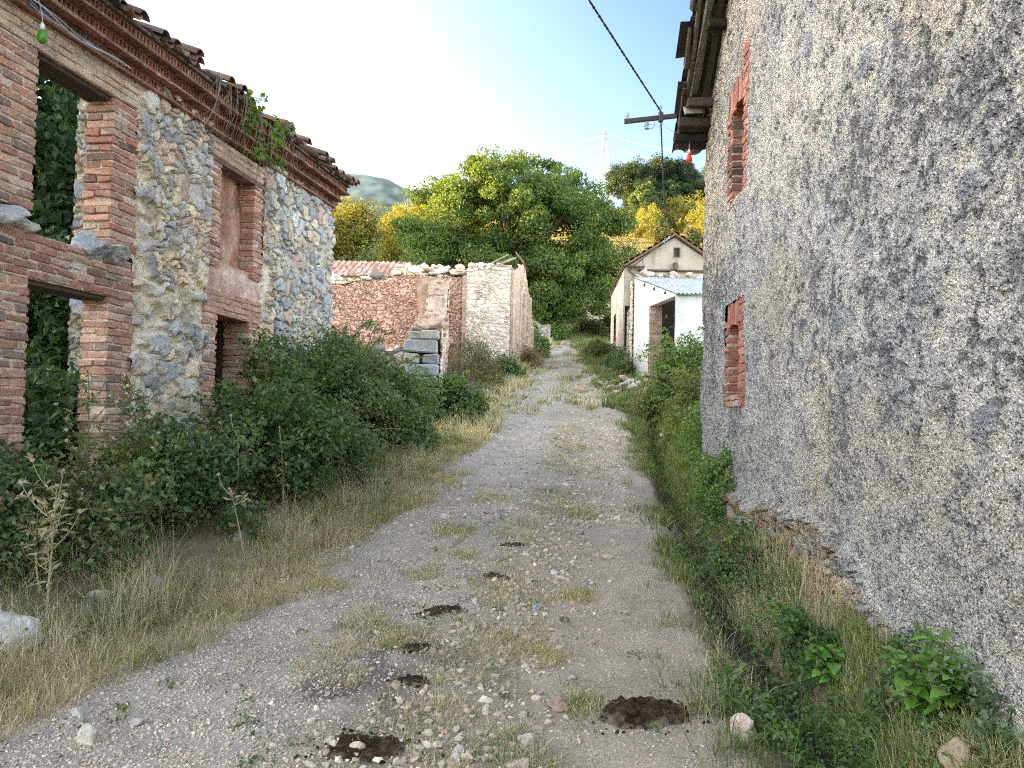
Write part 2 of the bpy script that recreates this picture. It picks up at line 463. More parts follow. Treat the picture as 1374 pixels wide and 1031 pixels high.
def expspace(a, b, n, d0):
    """n+1 positions from a to b starting with step d0 growing geometrically"""
    L = abs(b-a); lo, hi = 1.0001, 1.5
    for _ in range(60):
        g = (lo+hi)/2
        s = d0*(g**n-1)/(g-1)
        if s > L: hi = g
        else: lo = g
    st = d0*g**np.arange(n)
    return a+np.sign(b-a)*np.concatenate([[0], np.cumsum(st)*L/st.sum()])

# ground sheet
gx = np.concatenate([expspace(-3.6, -420, 90, .05)[::-1], np.linspace(-3.6, 3.4, 201)[1:-1], expspace(3.4, 420, 90, .05)])
gy = np.concatenate([np.linspace(-60, 1.5, 25)[:-1], expspace(1.5, 700, 420, .03)])
GX, GY = np.meshgrid(gx, gy, indexing='ij')
GZ = terrain(GX, GY)
n1 = fbm(GX*1.3, GY*1.3, 51); n2 = fbm(GX*.12, GY*.12, 52)
soil = mixc((.27, .225, .165), (.36, .305, .23), n1)
straw = mixc((.36, .25, .11), (.28, .22, .09), n2)
grn = np.array((.10, .12, .05))
farw = sstep(38, 75, GY)
gc = mixc(soil, straw, np.clip(farw+.25, 0, 1))
gc = mixc(gc, np.broadcast_to(grn, gc.shape), np.clip(sstep(.5, .66, fbm(GX*.06, GY*.06, 53))*farw*.8, 0, 1))
dr_ = sstep(-.05, .25, GX-xr(GY))*(1-sstep(20, 24, GY))
gc = mixc(gc, np.broadcast_to((.10, .08, .055), gc.shape), dr_*.75*sstep(.3, .6, fbm(GX*2.5, GY*2.5, 54)+.25*dr_))
lb_ = sstep(.5, 1.6, xl(GY)-GX)*(1-sstep(30, 40, GY))
gc = mixc(gc, np.broadcast_to((.12, .11, .07), gc.shape), lb_*.8)
mb = MB(); mb.add(np.stack([GX, GY, GZ], -1).reshape(-1, 3), gridq(len(gx), len(gy)), None, gc.reshape(-1, 3))
tag(mb.build('ground', M_GROUND, smooth=True), kind='structure')

# road sheet, a few centimetres proud of the soil in the middle and dipping under it at its ragged edges
ry = np.concatenate([np.linspace(-6, 2, 30)[:-1], expspace(2, 58, 520, .028)])
rt = np.linspace(-.12, 1.12, 130)
RT, RY = np.meshgrid(rt, ry, indexing='ij')
_rg = .55*(fbm(RY*.9, RT*.5, 61, 4)-.5)*2
RX = xl(RY)+(xr(RY)-xl(RY))*RT
RXn = RX+_rg*np.abs(RT-.5)**1.5*1.4
edge = np.minimum(RT+.12, 1.12-RT)
RZ = terrain(RXn, RY)+.014-.06*(1-sstep(0, .13, edge+.06*(fbm(RXn*3, RY*3, 62)-.5)))+.012*(fbm(RXn*22, RY*22, 63, 3)-.5)
k1 = fbm(RXn*1.1, RY*.7, 64); k2 = fbm(RXn*5, RY*5, 65)
grav = mixc((.37, .325, .27), (.48, .43, .365), k2)
dirt = mixc((.35, .29, .225), (.465, .395, .315), k2)
tt = sstep(.42, .62, RT+.25*(k1-.5))
rc = mixc(grav, dirt, tt)
mid = np.exp(-((RT-.56)/.12)**2)*sstep(.4, .6, fbm(RXn*1.2, RY*.8, 66))
rc = mixc(rc, np.broadcast_to((.25, .225, .14), rc.shape), mid*.6)
damp = sstep(.60, .70, fbm(RXn*2.1+3, RY*1.6, 67))*np.exp(-((RT-.42)/.16)**2)*(1-sstep(5.5, 8, RY))
rc = mixc(rc, np.broadcast_to((.11, .085, .065), rc.shape), damp*.75)
mb = MB(); mb.add(np.stack([RXn, RY, RZ], -1).reshape(-1, 3), gridq(len(rt), len(ry)), None, rc.reshape(-1, 3))
tag(mb.build('road', M_ROAD, smooth=True), kind='structure')

# water in the ditch
wy = np.linspace(2.5, 19, 200); wv = []
for s in (-.11, .11): wv.append(np.stack([xd(wy)+s, wy, terrain(xd(wy), wy, False)+.075], 1))
mb = MB(); mb.add(np.stack(wv, 0).reshape(-1, 3), gridq(2, len(wy)), None, (.03, .03, .03))
tag(mb.build('water', M_WATER, smooth=True), kind='structure')

# distant mountains
def mountain(name, D, pts, base, cols, seed, depth):
    ax = np.linspace(pts[0][0], pts[-1][0], 260); pr = np.interp(ax, [p[0] for p in pts], [p[1] for p in pts])
    vs = np.linspace(0, 1, 40)
    A, V = np.meshgrid(ax, vs, indexing='ij'); H = np.repeat(pr[:, None], 40, 1)
    rough = 1+.03*(fbm(A*.004, A*0+.3, seed, 5)-.5)*sstep(.5, 1, V)*2
    z = base+(H-base)*V**.8*rough
    y = D-depth*(1-V)+depth*.25*(fbm(A*.004, V*3, seed+3)-.5)*(1-V)*2
    x = A*(y/D)
    c = mixc(cols[0], cols[1], sstep(.4, .6, fbm(A*.006, V*6, seed+7, 5)))*(.72+.56*sstep(.35, .65, fbm(A*.07, V*26, seed+11, 4)))[..., None]
    m = MB(); m.add(np.stack([x, y, z], -1).reshape(-1, 3), gridq(260, 40), None, c.reshape(-1, 3))
    # back slope
    bx = np.stack([np.stack([ax, np.full_like(ax, D), z[:, -1]], 1), np.stack([ax*1.2, np.full_like(ax, D+depth), np.full_like(ax, base)], 1)], 1)
    m.add(bx.reshape(-1, 3), gridq(260, 2), None, cols[0])
    return tag(m.build(name, M_MOUNT, smooth=True), kind='structure')
mountain('mountain', 2500, [(-2600, 500), (-1100, 800), (-700, 770), (-600, 760), (-420, 745), (-330, 700), (-230, 640), (0, 520), (900, 420), (2200, 300)], 0, ((.16, .185, .165), (.115, .14, .12)), 71, 900)
mountain('mountain', 1150, [(-1500, 200), (-500, 300), (-330, 300), (-250, 306), (-200, 308), (-120, 285), (0, 230), (500, 200), (1200, 100)], 0, ((.075, .105, .075), (.10, .125, .085)), 81, 500)

# ================================================================== masonry helpers
STONE_PAL_L = [(0.448, 0.437, 0.426), (0.37, 0.37, 0.375), (0.56, 0.526, 0.47), (0.65, 0.538, 0.392), (0.504, 0.47, 0.426), (0.65, 0.47, 0.336), (0.426, 0.426, 0.437), (0.605, 0.56, 0.493), (0.56, 0.403, 0.314), (0.582, 0.504, 0.381), (0.694, 0.582, 0.426), (0.493, 0.448, 0.403)]
STONE_PAL = [(.30, .31, .33), (.24, .26, .29), (.36, .36, .35), (.42, .37, .29), (.33, .33, .33), (.45, .33, .24), (.28, .30, .34), (.40, .39, .37), (.38, .26, .20), (.34, .32, .27)]
BRICK_PAL = [(.42, .19, .125), (.46, .22, .145), (.38, .155, .11), (.50, .28, .20), (.35, .14, .105), (.45, .21, .15), (.52, .33, .25), (.41, .20, .16), (.15, .09, .085), (.43, .18, .12), (.50, .28, .19), (.58, .42, .33), (.28, .15, .13), (.54, .34, .25)]

def masonry(fr, A, Z, seed, cw=.24, ch=.17, mort=(.56, .48, .34), palette=STONE_PAL, mthr=.09, amp=.035, mvar=None, warp=.35, base_d=0., lo=.55):
    """points and colours of a rubble wall on the frame's face; A,Z arrays of wall coordinates"""
    wx = A/cw+warp*(fbm(A*5, Z*5, seed+1, 3)-.5)*2; wz = Z/ch+warp*(fbm(A*5+9, Z*5+4, seed+2, 3)-.5)*2
    f1, f2, cid, _, _ = voronoi(wx, wz, seed)
    # some stones are split into smaller ones
    g1, g2, gid, _, _ = voronoi(wx*1.9+3, wz*1.9, seed+40)
    small = sstep(.5, .56, vnoise2(A*2.2, Z*2.2, seed+6))
    e = (f2-f1)*(1-small)+np.minimum((g2-g1)*.6, 1)*small; cid = np.where(small > .5, gid, cid)
    th = mthr if mvar is None else mthr*mvar
    k = sstep(th*.6, th*1.5, e+.06*(fbm(A*30, Z*30, seed+3, 2)-.5))
    stone = pal(palette, cid, .18)
    nn = fbm(A*14, Z*14, seed+4, 4)
    stone = stone*(.72+.56*nn)[..., None]
    stone = mixc(stone, np.broadcast_to(np.array(mort)*.9, stone.shape), sstep(.62, .75, fbm(A*9+5, Z*9, seed+11, 4))*.55)
    mcol = np.array(mort)*(.68+.6*fbm(A*11, Z*11, seed+5, 4))[..., None]
    mcol = mixc(mcol, mcol*np.array((lo, lo, lo*.95)), sstep(.5, .75, fbm(A*2.7, Z*2.7, seed+8, 3)))
    col = mixc(mcol, stone, k)
    tilt = (vnoise2(cid*97, cid*31+2, seed+13)-.5)
    d = base_d+amp*(k*(.55+.45*np.sqrt(np.clip(e, 0, 1)))+.9*tilt*k*.6)+.02*(fbm(A*25, Z*25, seed+9, 3)-.5)+.03*(fbm(A*1.5, Z*1.5, seed+10, 2)-.5)
    return fr(A, d, Z), col

def wall_face(mb, fr, a0, a1, z0, z1, step, seed, top=None, keepfn=None, **kw):
    a = np.arange(a0, a1+step*.5, step); nz = int((z1-z0)/step)+2
    v = np.linspace(0, 1, nz)
    A, V = np.meshgrid(a, v, indexing='ij')
    T = np.full_like(a, z1) if top is None else top(a)
    Z = z0+V*(T[:, None]-z0)
    P, C = masonry(fr, A, Z, seed, **kw)
    keep = None
    if keepfn is not None:
        keep = keepfn((A[:-1, :-1]+A[1:, 1:])/2, (Z[:-1, :-1]+Z[1:, 1:])/2)
    mb.add(P.reshape(-1, 3), gridq(len(a), nz, keep), None, C.reshape(-1, 3))

def brickwork(mb, fr, a0, a1, z0, z1, d0, d1, seed, ch=.0785, bl=.25, joint=.016, palette=BRICK_PAL, mort=(.60, .52, .42), fade=((.62, .46, .38), .30), jit=.0055, split_d=True, ragged=0.):
    """real bricks in courses between a0..a1, z0..z1; d0 back, d1 front face"""
    r = np.random.default_rng(seed)
    fr.box(mb, a0+.013, a1-.013, d0+.013, d1-.013, z0, z1, mort, .002)
    n = max(1, int(round((z1-z0)/ch))); ch = (z1-z0)/n
    C = []; H = []; K = []
    for i in range(n):
        z = z0+(i+.5)*ch
        x0 = a0+r.uniform(-ragged, ragged*.2); x1 = a1+r.uniform(-ragged*.2, ragged)
        W = x1-x0
        if W < bl*1.3: cuts = [x0, x1] if i % 2 else [x0, x0+W*r.uniform(.45, .6), x1]
        else:
            cuts = [x0]; x = x0+bl*(.5 if i % 2 else 1.)*r.uniform(.9, 1.1)
            while x < x1-.07:
                cuts.append(x); x += bl*r.uniform(.88, 1.1)
            cuts.append(x1)
        dd = [d0, d1] if not split_d else ([d0, d1] if i % 2 else [d0, (d0+d1)/2+r.uniform(-.02, .02), d1])
        for p, q in zip(cuts[:-1], cuts[1:]):
            for e, f in zip(dd[:-1], dd[1:]):
                e_ = e+(joint/2 if e > d0 else 0); f_ = f-(joint/2 if f < d1 else 0); p_ = p+(joint/2 if p > x0 else 0); q_ = q-(joint/2 if q < x1 else 0)
                C.append(fr((p_+q_)/2, (e_+f_)/2+r.normal(0, .003), z+r.normal(0, .002))); H.append([(q_-p_)/2, (f_-e_)/2, (ch-joint)/2])
                k = r.uniform(); c = pal(palette, k)*r.uniform(.75, 1.25)
                if fade is not None: c = c*(1-fade[1])+np.array(fade[0])*fade[1]*r.uniform(.85, 1.15)
                K.append(c)
    cboxes(mb, np.array(C), np.array(H), fr.axes, np.array(K), .007, jit, r)

# ================================================================== the brick and stone house on the left
uL = np.array([.1375, .9905, 0]); uL /= np.linalg.norm(uL); nL = np.array([uL[1], -uL[0], 0])
FL = Frame((-4.107, 7.7, 0), uL, nL)
HZ = 4.97
FLc = Frame(FL(0, 0, -.01), uL+np.array([0, 0, .024]), nL)          # the eave climbs slightly towards the far corner
house = thing('ruined_house', 'roofless brick and rubble stone house with empty windows behind brambles on the left', 'ruined house', tuple(FL(2, -1, .5)))
mb = MB()
def keepL(A, Z):
    k = ~((A > 1.83) & (A < 3.27) & (Z > .2) & (Z < 5.4))
    return k
mvar = None
a = np.arange(.33, 5.99, .0135); z = np.linspace(.2, HZ+.17, 365)
A, Z = np.meshgrid(a, z, indexing='ij')
mv = 1.0+2.6*sstep(.45, .7, fbm(A*.9+3, Z*.9, 7, 3)+.35*np.exp(-((A-1.1)/.7)**2-((Z-2.6)/.9)**2)-.12*sstep(2.6, 3.6, A))
P, C = masonry(FL, A, Z, 21, cw=.33, ch=.235, mvar=mv, mort=(.78, .70, .55), mthr=.09, amp=.078, palette=STONE_PAL_L, warp=.6)
gl = sstep(3.0, 3.8, A)
C = C*(1+gl[..., None]*(np.array((.90, .93, .98))-1))
mb.add(P.reshape(-1, 3), gridq(len(a), len(z), keepL((A[:-1, :-1]+A[1:, 1:])/2, (Z[:-1, :-1]+Z[1:, 1:])/2)), None, C.reshape(-1, 3))
wall_face(mb, FL, -4.2, -1.52, .2, HZ, .03, 22)
# core behind the faces
cc = (.36, .32, .26)
for (p, q, e, f) in ((.34, 1.84, .1, HZ), (3.26, 5.96, .1, HZ), (1.84, 3.26, 4.72, HZ), (-4.2, -1.56, .1, HZ)):
    FL.box(mb, p, q, -.42, -.03, e, f, cc, .01)
FL.box(mb, 1.84, 3.26, -.42, -.24, 3.03, 4.72, cc, .01)
# side wall running back from the far corner, and the ruined cross wall seen through the openings
FS = Frame(FL(5.98, 0, 0), -nL, uL)
wall_face(mb, FS, .02, 5.2, .2, 4.9, .035, 23, top=lambda a: 5.0+.2*np.sin(a*1.3)-.1*fbm(a*3, a*0, 3)*4)
FS.box(mb, .05, 5.2, -.4, -.03, .1, 4.75, cc, .01)
tag(mb.build('stone_wall', M_STONE, house))
# inner stone wall end behind the openings
FI = Frame((-5.08, 8.8, 0), nL, -uL)
mb = MB()
wall_face(mb, FI, 0, .36, .3, 5.25, .018, 24, cw=.3, ch=.17, amp=.05, top=lambda a: 5.05+.2*vnoise2(a*9, a*0, 4))
FIs = Frame(FI(0, 0, 0), uL, -nL)
wall_face(mb, FIs, 0, .5, .3, 5.1, .03, 25, cw=.3, ch=.17)
FI.box(mb, .02, .36, -.5, -.02, .2, 5., (.3, .29, .27), .02)
mb.build('inner_wall', M_STONE, house)

# brick piers
def pier(a0, a1, z0, z1, seed, **kw):
    m = MB(); brickwork(m, FL, a0, a1, z0, z1, -.26, .035, seed, **kw); return m.build('brick_pier', M_BRICK, house)
pier(-1.56, -1.045, .35, 2.66, 31); pier(-1.56, -1.045, 3.26, 4.68, 32, fade=((.50, .36, .27), .35))
pier(-.0, .40, .35, 2.66, 33, ragged=.04); pier(-.02, .37, 3.17, 4.68, 34, ragged=.04, fade=((.45, .28, .2), .25))
m = MB(); brickwork(m, FL, -1.62, .37, 2.66, 3.06, -.28, .045, 35, ch=.08, palette=BRICK_PAL[:7]+[(.2, .11, .09), (.45, .32, .26), (.14, .1, .09)], fade=((.45, .36, .29), .25))
m.build('brick_lintel', M_BRICK, house)
m = MB(); FL.box(m, -1.1, .06, -.27, .0, 2.615, 2.662, (.10, .075, .055), .004); m.build('lintel_board', M_WOOD, house)
m = MB(); brickwork(m, FL, -1.62, .50, 4.69, HZ+.02, -.30, .04, 36, ch=.085, joint=.008, palette=[(.48, .33, .23), (.52, .38, .26), (.46, .30, .22), (.50, .35, .22), (.43, .27, .2)], mort=(.50, .38, .27), fade=((.58, .45, .33), .72))
m.build('upper_lintel', M_BRICK, house)
m = MB()
for i in range(5): FL.box(m, -1.12, .1, -.27+i*.052, -.222+i*.052, 4.64+.004*(i % 2), 4.69, (.075, .06, .05), .004, .002)
m.build('lintel_board', M_WOOD, house)
# stone sill blocks left on the lintel
m = MB()
for (a_, d_, z_, s_z, c_c, sd_) in ((-1.34, .0, 3.16, .20, (.42, .42, .42), 5), (-1.13, -.02, 3.13, .14, (.50, .47, .43), 6), (-.20, -.02, 3.12, .20, (.34, .36, .38), 7), (.10, .0, 3.12, .19, (.44, .43, .41), 8), (-.03, -.16, 3.13, .17, (.38, .38, .39), 9)):
    m = MB(); stones(m, [FL(a_, d_, z_)], [s_z], [c_c], 3, .62, .8, sd_, .05, np.random.default_rng(sd_)); m.build('sill_stone', M_ROCK, house)
# blocked upper window and doorway below
def frame_bricks(name, a0, a1, z0, z1, seed, **kw):
    m = MB(); brickwork(m, FL, a0, a1, z0, z1, -.36, .03, seed, bl=.24, **kw); m.build(name, M_BRICK, house)
fd = dict(fade=((.42, .24, .18), .4))
frame_bricks('brick_jamb', 1.79, 2.12, 3.36, 4.68, 41, ragged=.03, **fd); frame_bricks('brick_jamb', 3.03, 3.30, 3.36, 4.68, 42, ragged=.03, **fd)
frame_bricks('brick_jamb', 1.82, 2.11, .3, 2.74, 43, ragged=.02); frame_bricks('brick_jamb', 3.00, 3.29, .3, 2.74, 44, ragged=.03)
m = MB(); brickwork(m, FL, 1.80, 3.31, 2.74, 3.05, -.36, .035, 45, ch=.0775, bl=.3, joint=.009, palette=[(.40, .2, .13), (.38, .19, .13), (.43, .23, .16)], mort=(.42, .27, .2)); m.build('brick_lintel', M_BRICK, house)
m = MB(); FL.box(m, 1.78, 3.32, -.3, .03, 4.68, 4.74, (.2, .13, .1), .004); brickwork(m, FL, 1.78, 3.30, 4.742, HZ+.02, -.3, .03, 47, ch=.077, bl=.26, joint=.008, palette=[(.46, .28, .2), (.50, .33, .24), (.43, .25, .18)], mort=(.50, .36, .28), fade=((.56, .40, .31), .6)); m.build('upper_lintel', M_BRICK, house)
a = np.arange(2.06, 3.1, .02); z = np.linspace(3.02, 4.74, 90); A, Z = np.meshgrid(a, z, indexing='ij')
D = -.185+.05*(fbm(A*5, Z*5, 91, 5)-.5)+.17*sstep(.0, .35, 3.42-Z+.1*(fbm(A*4, Z*4, 92)-.5))-.05*sstep(.55, .7, fbm(A*3, Z*2.2, 94))
Cc = mixc((.36, .19, .135), (.56, .38, .29), sstep(.3, .7, fbm(A*3.5, Z*2.2, 93, 5)))*(.7+.6*fbm(A*11, Z*11, 98, 3))[..., None]; Cc = mixc(Cc, np.broadcast_to((.56, .38, .30), Cc.shape), sstep(3.5, 3.3, Z)*.8)
m = MB(); m.add(FL(A, D, Z).reshape(-1, 3), gridq(len(a), len(z)), None, Cc.reshape(-1, 3))
a = np.arange(1.82, 3.3, .02); z = np.linspace(3.04, 3.44, 24); A, Z = np.meshgrid(a, z, indexing='ij')
D = .02+.05*(fbm(A*5, Z*5, 95, 4)-.5)-.06*sstep(3.3, 3.44, Z+.12*fbm(A*6, Z*0, 96))
Cc = mixc((.48, .29, .22), (.66, .50, .42), sstep(.3, .7, fbm(A*3.5, Z*4, 97, 5)))*(.75+.5*fbm(A*12, Z*12, 98, 3))[..., None]
m.add(FL(A, D, Z).reshape(-1, 3), gridq(len(a), len(z)), None, Cc.reshape(-1, 3))
m.build('mud_infill', M_MUD, house)
m = MB(); FL.box(m, 2.05, 3.05, -1.4, -1.36, .3, 2.8, (.10, .08, .07), .01); FL.box(m, 2.0, 2.05, -1.4, -.36, .3, 2.8, (.14, .1, .08), .01); FL.box(m, 3.06, 3.1, -1.4, -.36, .3, 2.8, (.14, .1, .08), .01); FL.box(m, 2.0, 3.1, -1.4, -.36, 2.81, 2.86, (.14, .1, .08), .01)
m.build('doorway_recess', M_MUD, house)
# dressed corner stones
r = np.random.default_rng(5); zz = .3; i = 0; Cq = []; Hq = []; Kq = []
while zz < HZ-.1:
    h = r.uniform(.24, .44); h = min(h, HZ-zz); w = (.52 if i % 2 else .30)*r.uniform(.85, 1.15); dp = .3 if i % 2 else .5
    Cq.append(FL(6.015-w/2, .02-dp/2+r.normal(0, .006), zz+h/2)); Hq.append([w/2-.008, dp/2, h/2-.008]); Kq.append(np.array([(.33, .35, .38), (.30, .32, .35), (.38, .39, .40), (.35, .36, .36)][r.integers(4)])*r.uniform(.9, 1.1)); zz += h; i += 1
m = MB(); cboxes(m, np.array(Cq), np.array(Hq), FL.axes, np.array(Kq), .015, .006, r); m.build('corner_stones', M_ROCK, house)

# cornice of three oversailing courses of hollow bricks
for k in range(3):
    m = MB(); r = np.random.default_rng(50+k)
    z0 = HZ+.135*k; dp = .07+.09*k; s1 = 5.92+.075*k
    c0 = np.array((.30, .15, .105))
    x = -4.2
    while x < s1:                                   # thin flat tiles
        w = min(r.uniform(.27, .31), s1-x+.03)
        FLc.box(m, x+.002, x+w-.003, -.25, dp+.035+r.normal(0, .004), z0+r.normal(0, .0015), z0+.03, c0*r.uniform(.7, 1.25), .003, .002); x += w
    # hollow bricks: lips, webs and a dark recess
    zl, zh = z0+.032, z0+.133
    FLc.box(m, -4.2, s1-.01, -.25, dp-.055, zl, zh, (.06, .03, .025), .002)
    x = -4.2
    while x < s1-.02:
        w = min(.245*r.uniform(.97, 1.03), s1-x); dj = r.normal(0, .006); cj = np.array((.36, .185, .13))*r.uniform(.7, 1.2); zj = r.normal(0, .0015)
        FLc.box(m, x, x+w-.004, dp-.06, dp+dj, zl+zj, zl+.016+zj, cj, .002); FLc.box(m, x, x+w-.004, dp-.06, dp+dj, zh-.016+zj, zh-.001+zj, cj, .002)
        nw = 5
        xs = np.linspace(x+.008, x+w-.012, nw)
        cboxes(m, FLc(xs, dp-.03+dj, (zl+zh)/2+zj), [.0085, .0295, .0345], FLc.axes, cj*.9, .001)
        x += w
    FSk = FS
    FSk.box(m, -.02, 5.0, -.2, .05+.09*k+.03, z0, z0+.03, c0, .003); FSk.box(m, -.02, 5.0, -.2, .05+.09*k, zl, zh, c0*.9, .003)
    m.build('cornice_course', M_BRICK, house)

# barrel tiles along the eave
def barrel(mb, fr, a, d, z, L, r0, r1, slope, up, col, yaw=0., roll=0., th=.013, k=9):
    ang = np.linspace(-PI*.46, PI*.46, k)
    vs = []
    for (t, rr) in ((0, r0), (1, r1)):
        for (sh) in (0, -th):
            x = np.sin(ang)*(rr+sh); y = np.cos(ang)*(rr+sh)-rr*.55
            if not up: y = -y-.0
            dd = -t*L*np.cos(slope)+0*x; zz = t*L*np.sin(slope)+y
            xx = x+yaw*t*L; zz = zz+roll*x
            vs.append(fr(a+xx, d+dd, z+zz))
    o0, i0, o1, i1 = [np.arange(k)+k*j for j in range(4)]
    def strip(p, q): return np.stack([p[:-1], p[1:], q[1:], q[:-1]], 1)
    q = np.concatenate([strip(o0, o1), strip(i1, i0), strip(i0, o0), strip(o1, i1), [[o0[0], o1[0], i1[0], i0[0]], [o0[-1], i0[-1], i1[-1], o1[-1]]]])
    mb.add(np.concatenate(vs), q, None, col)
TP = [(.20, .105, .075), (.16, .09, .07), (.24, .13, .09), (.13, .09, .075), (.19, .13, .10), (.27, .15, .10), (.15, .12, .10)]
m = MB(); r = np.random.default_rng(61)
zt0 = HZ+.405
for i, a in enumerate(np.arange(-4.1, 6.08, .205)):
    for row in range(3):
        sl = math.radians(19)+r.normal(0, .03); dd = .39-.34*row*math.cos(sl); z = zt0+.03+.34*row*math.sin(sl)
        if row == 0:
            dd += r.normal(0, .05)
            if a > -3 and r.uniform() < .10: continue
        barrel(m, FLc, a+r.normal(0, .012), dd-.02, z+.005, .43, .085, .075, sl, False, pal(TP, r.uniform())*r.uniform(.8, 1.1), r.normal(0, .03))
        if r.uniform() < (.88 if row == 0 else .95):
            barrel(m, FLc, a+.10+r.normal(0, .015), dd+r.normal(0, .04), z+.075+r.normal(0, .008), .43, .09, .075, sl+r.normal(0, .02), True, pal(TP, r.uniform())*r.uniform(.8, 1.15), r.normal(0, .06), r.normal(0, .08))
for (a, dd, z, yw) in ((4.75, .46, .10, .35), (4.45, .3, .17, -.2), (1.9, .42, .16, .3), (.9, .40, .17, -.25), (6.02, .42, .06, .1), (3.1, .44, .14, .2)):
    barrel(m, FLc, a, dd, zt0+z, .44, .09, .075, .3, True, pal(TP, r.uniform()), yw, .15)
FLc.box(m, -4.1, 6.08, -.2, .30, zt0, zt0+.035, (.16, .12, .09), .01)
m.build('roof_tiles', M_TILE, house)

# green bulb on its flex and the blue cable along the cornice
bulb = thing('light_bulb', 'green glass bulb hanging from a flex under the brick cornice', 'light bulb', tuple(FL(-1.22, .22, 4.82)))
def lathe(mb, org, prof, col, k=14):
    prof = np.array(prof); th = np.arange(k)*2*PI/k
    v = np.stack([prof[:, 0][:, None]*np.cos(th), prof[:, 0][:, None]*np.sin(th), np.repeat(prof[:, 1][:, None], k, 1)], -1)+np.array(org)
    i = np.arange(len(prof)-1)[:, None]*k+np.arange(k); j = np.arange(len(prof)-1)[:, None]*k+(np.arange(k)+1) % k
    mb.add(v.reshape(-1, 3), np.stack([i, j, j+k, i+k], -1).reshape(-1, 4), None, col)
def make_bulb(root, top, mat, wire_to, s=1.):
    top = np.array(top)
    m = MB(); lathe(m, top, [(0, -.15*s), (.02*s, -.147*s), (.037*s, -.128*s), (.043*s, -.105*s), (.037*s, -.078*s), (.024*s, -.05*s), (.017*s, -.03*s), (.0, -.03*s)], (.1, .4, .05), 18); m.build('glass', mat, root, True)
    m = MB(); lathe(m, top, [(0, -.036*s), (.019*s, -.036*s), (.021*s, -.0*s), (.016*s, .014*s), (.006*s, .03*s), (0, .03*s)], (.75, .75, .73)); m.build('socket', M_PLASTER, root, True)
    m = MB(); tube(m, bez(top+[0, 0, .02], top+[.0, 0, .12], wire_to, 8), .004, (.55, .55, .52), 5); m.build('flex', M_METAL, root)
make_bulb(bulb, FL(-1.22, .2, 4.80), M_GREENBULB, FL(-1.27, .17, 5.06))
m = MB(); r = np.random.default_rng(3)
for k in range(5):
    s = np.linspace(-1.9, -.45+.1*k, 14)
    tube(m, FL(s, .15+.02*k+.02*np.sin(s*7+k), 4.985-.010*k+.02*np.sin(s*3+k*1.7)-.04*np.exp(-((s+.9)/.4)**2)), .006, [(.25, .33, .42), (.5, .52, .55), (.12, .13, .15), (.3, .38, .46), (.55, .55, .55)][k], 5)
tag(m.build('cable', M_METAL), 'tangle of blue and grey cables along the cornice above the brick window', 'cable')

# ================================================================== the big roughcast house on the right
uR = np.array([.0707, .9975, 0]); nR = np.array([-uR[1], uR[0], 0])
FR = Frame((1.77, 0, 0), uR, nR)
barn = thing('stone_house', 'tall grey roughcast stone house with two slit windows filling the right side', 'stone house', tuple(FR(6, -1, 0)))
def gtop(s): return np.where(s > 4, 5.30+.70*(10.05-s), 5.30+.70*(s+2.05))
st = [10.06]
while st[-1] > 1.6: st.append(st[-1]-max(.0034*st[-1], .0065))
s_ = np.array(st[::-1]); nv = 560
zlim = np.minimum(gtop(s_), 1.62+.62*s_+.35)
v_ = np.linspace(0, 1, nv)
Sg, Vg = np.meshgrid(s_, v_, indexing='ij')
zb = -.1
Zg = zb+Vg*(zlim[:, None]-zb)
Sw = Sg+.03*(fbm(Sg*3, Zg*3, 105)-.5)
# roughcast: pebbly relief with pits, lichen darkening in streaky patches
p1, p2, pid, _, _ = voronoi(Sg/.060+.7*fbm(Sg*14, Zg*14, 101, 3), Zg/.055+.7*fbm(Sg*14+5, Zg*14, 99, 3), 102)
q1, q2, qid, _, _ = voronoi(Sg/.017, Zg/.017, 103)
peb = 1-np.clip(p1, 0, 1)
b0 = fbm(Sg*2.6, Zg*2.6, 118, 3)
b1 = fbm(Sg*6.5, Zg*7.5, 104, 5, .62)
b2 = fbm(Sg*.8+.2*Zg, Zg*.7, 106, 3)
b3 = fbm(Sg*17, Zg*19, 107, 5, .7)
b4 = fbm(Sg*42, Zg*46, 119, 3, .7)
mm = b1*.30+b3*.42+b4*.26+.12*(b0-.5)+.15*(b2-.5)+.01
dark = sstep(.530, .60, mm+.06*(qid-.5))
lite = sstep(.495, .435, mm+.05*(qid-.5))
base = mixc((.52, .50, .465), (.62, .605, .58), qid)
base = mixc(base, np.broadcast_to((.47, .475, .49), base.shape), sstep(.42, .6, fbm(Sg*1.5+11, Zg*1.3, 109, 4))*.6+.25*sstep(4, 8, Sg))
c_ = mixc(base, mixc((.66, .62, .545), (.82, .78, .70), qid), lite*(1-.45*sstep(5, 9, Sg)))
c_ = mixc(c_, np.broadcast_to((.66, .54, .38), c_.shape), sstep(.52, .72, fbm(Sg*.8+8, Zg*.8, 108))*.35*(1-dark)+.45*sstep(1.2, .1, gtop(Sg)-Zg)*(1-dark))
c_ = mixc(c_, mixc((.085, .085, .095), (.19, .19, .205), qid), dark*(.62+.36*qid))
pit = sstep(.55, .75, b3*.7+.3*p1)
c_ = c_*(1-.35*pit)[..., None]
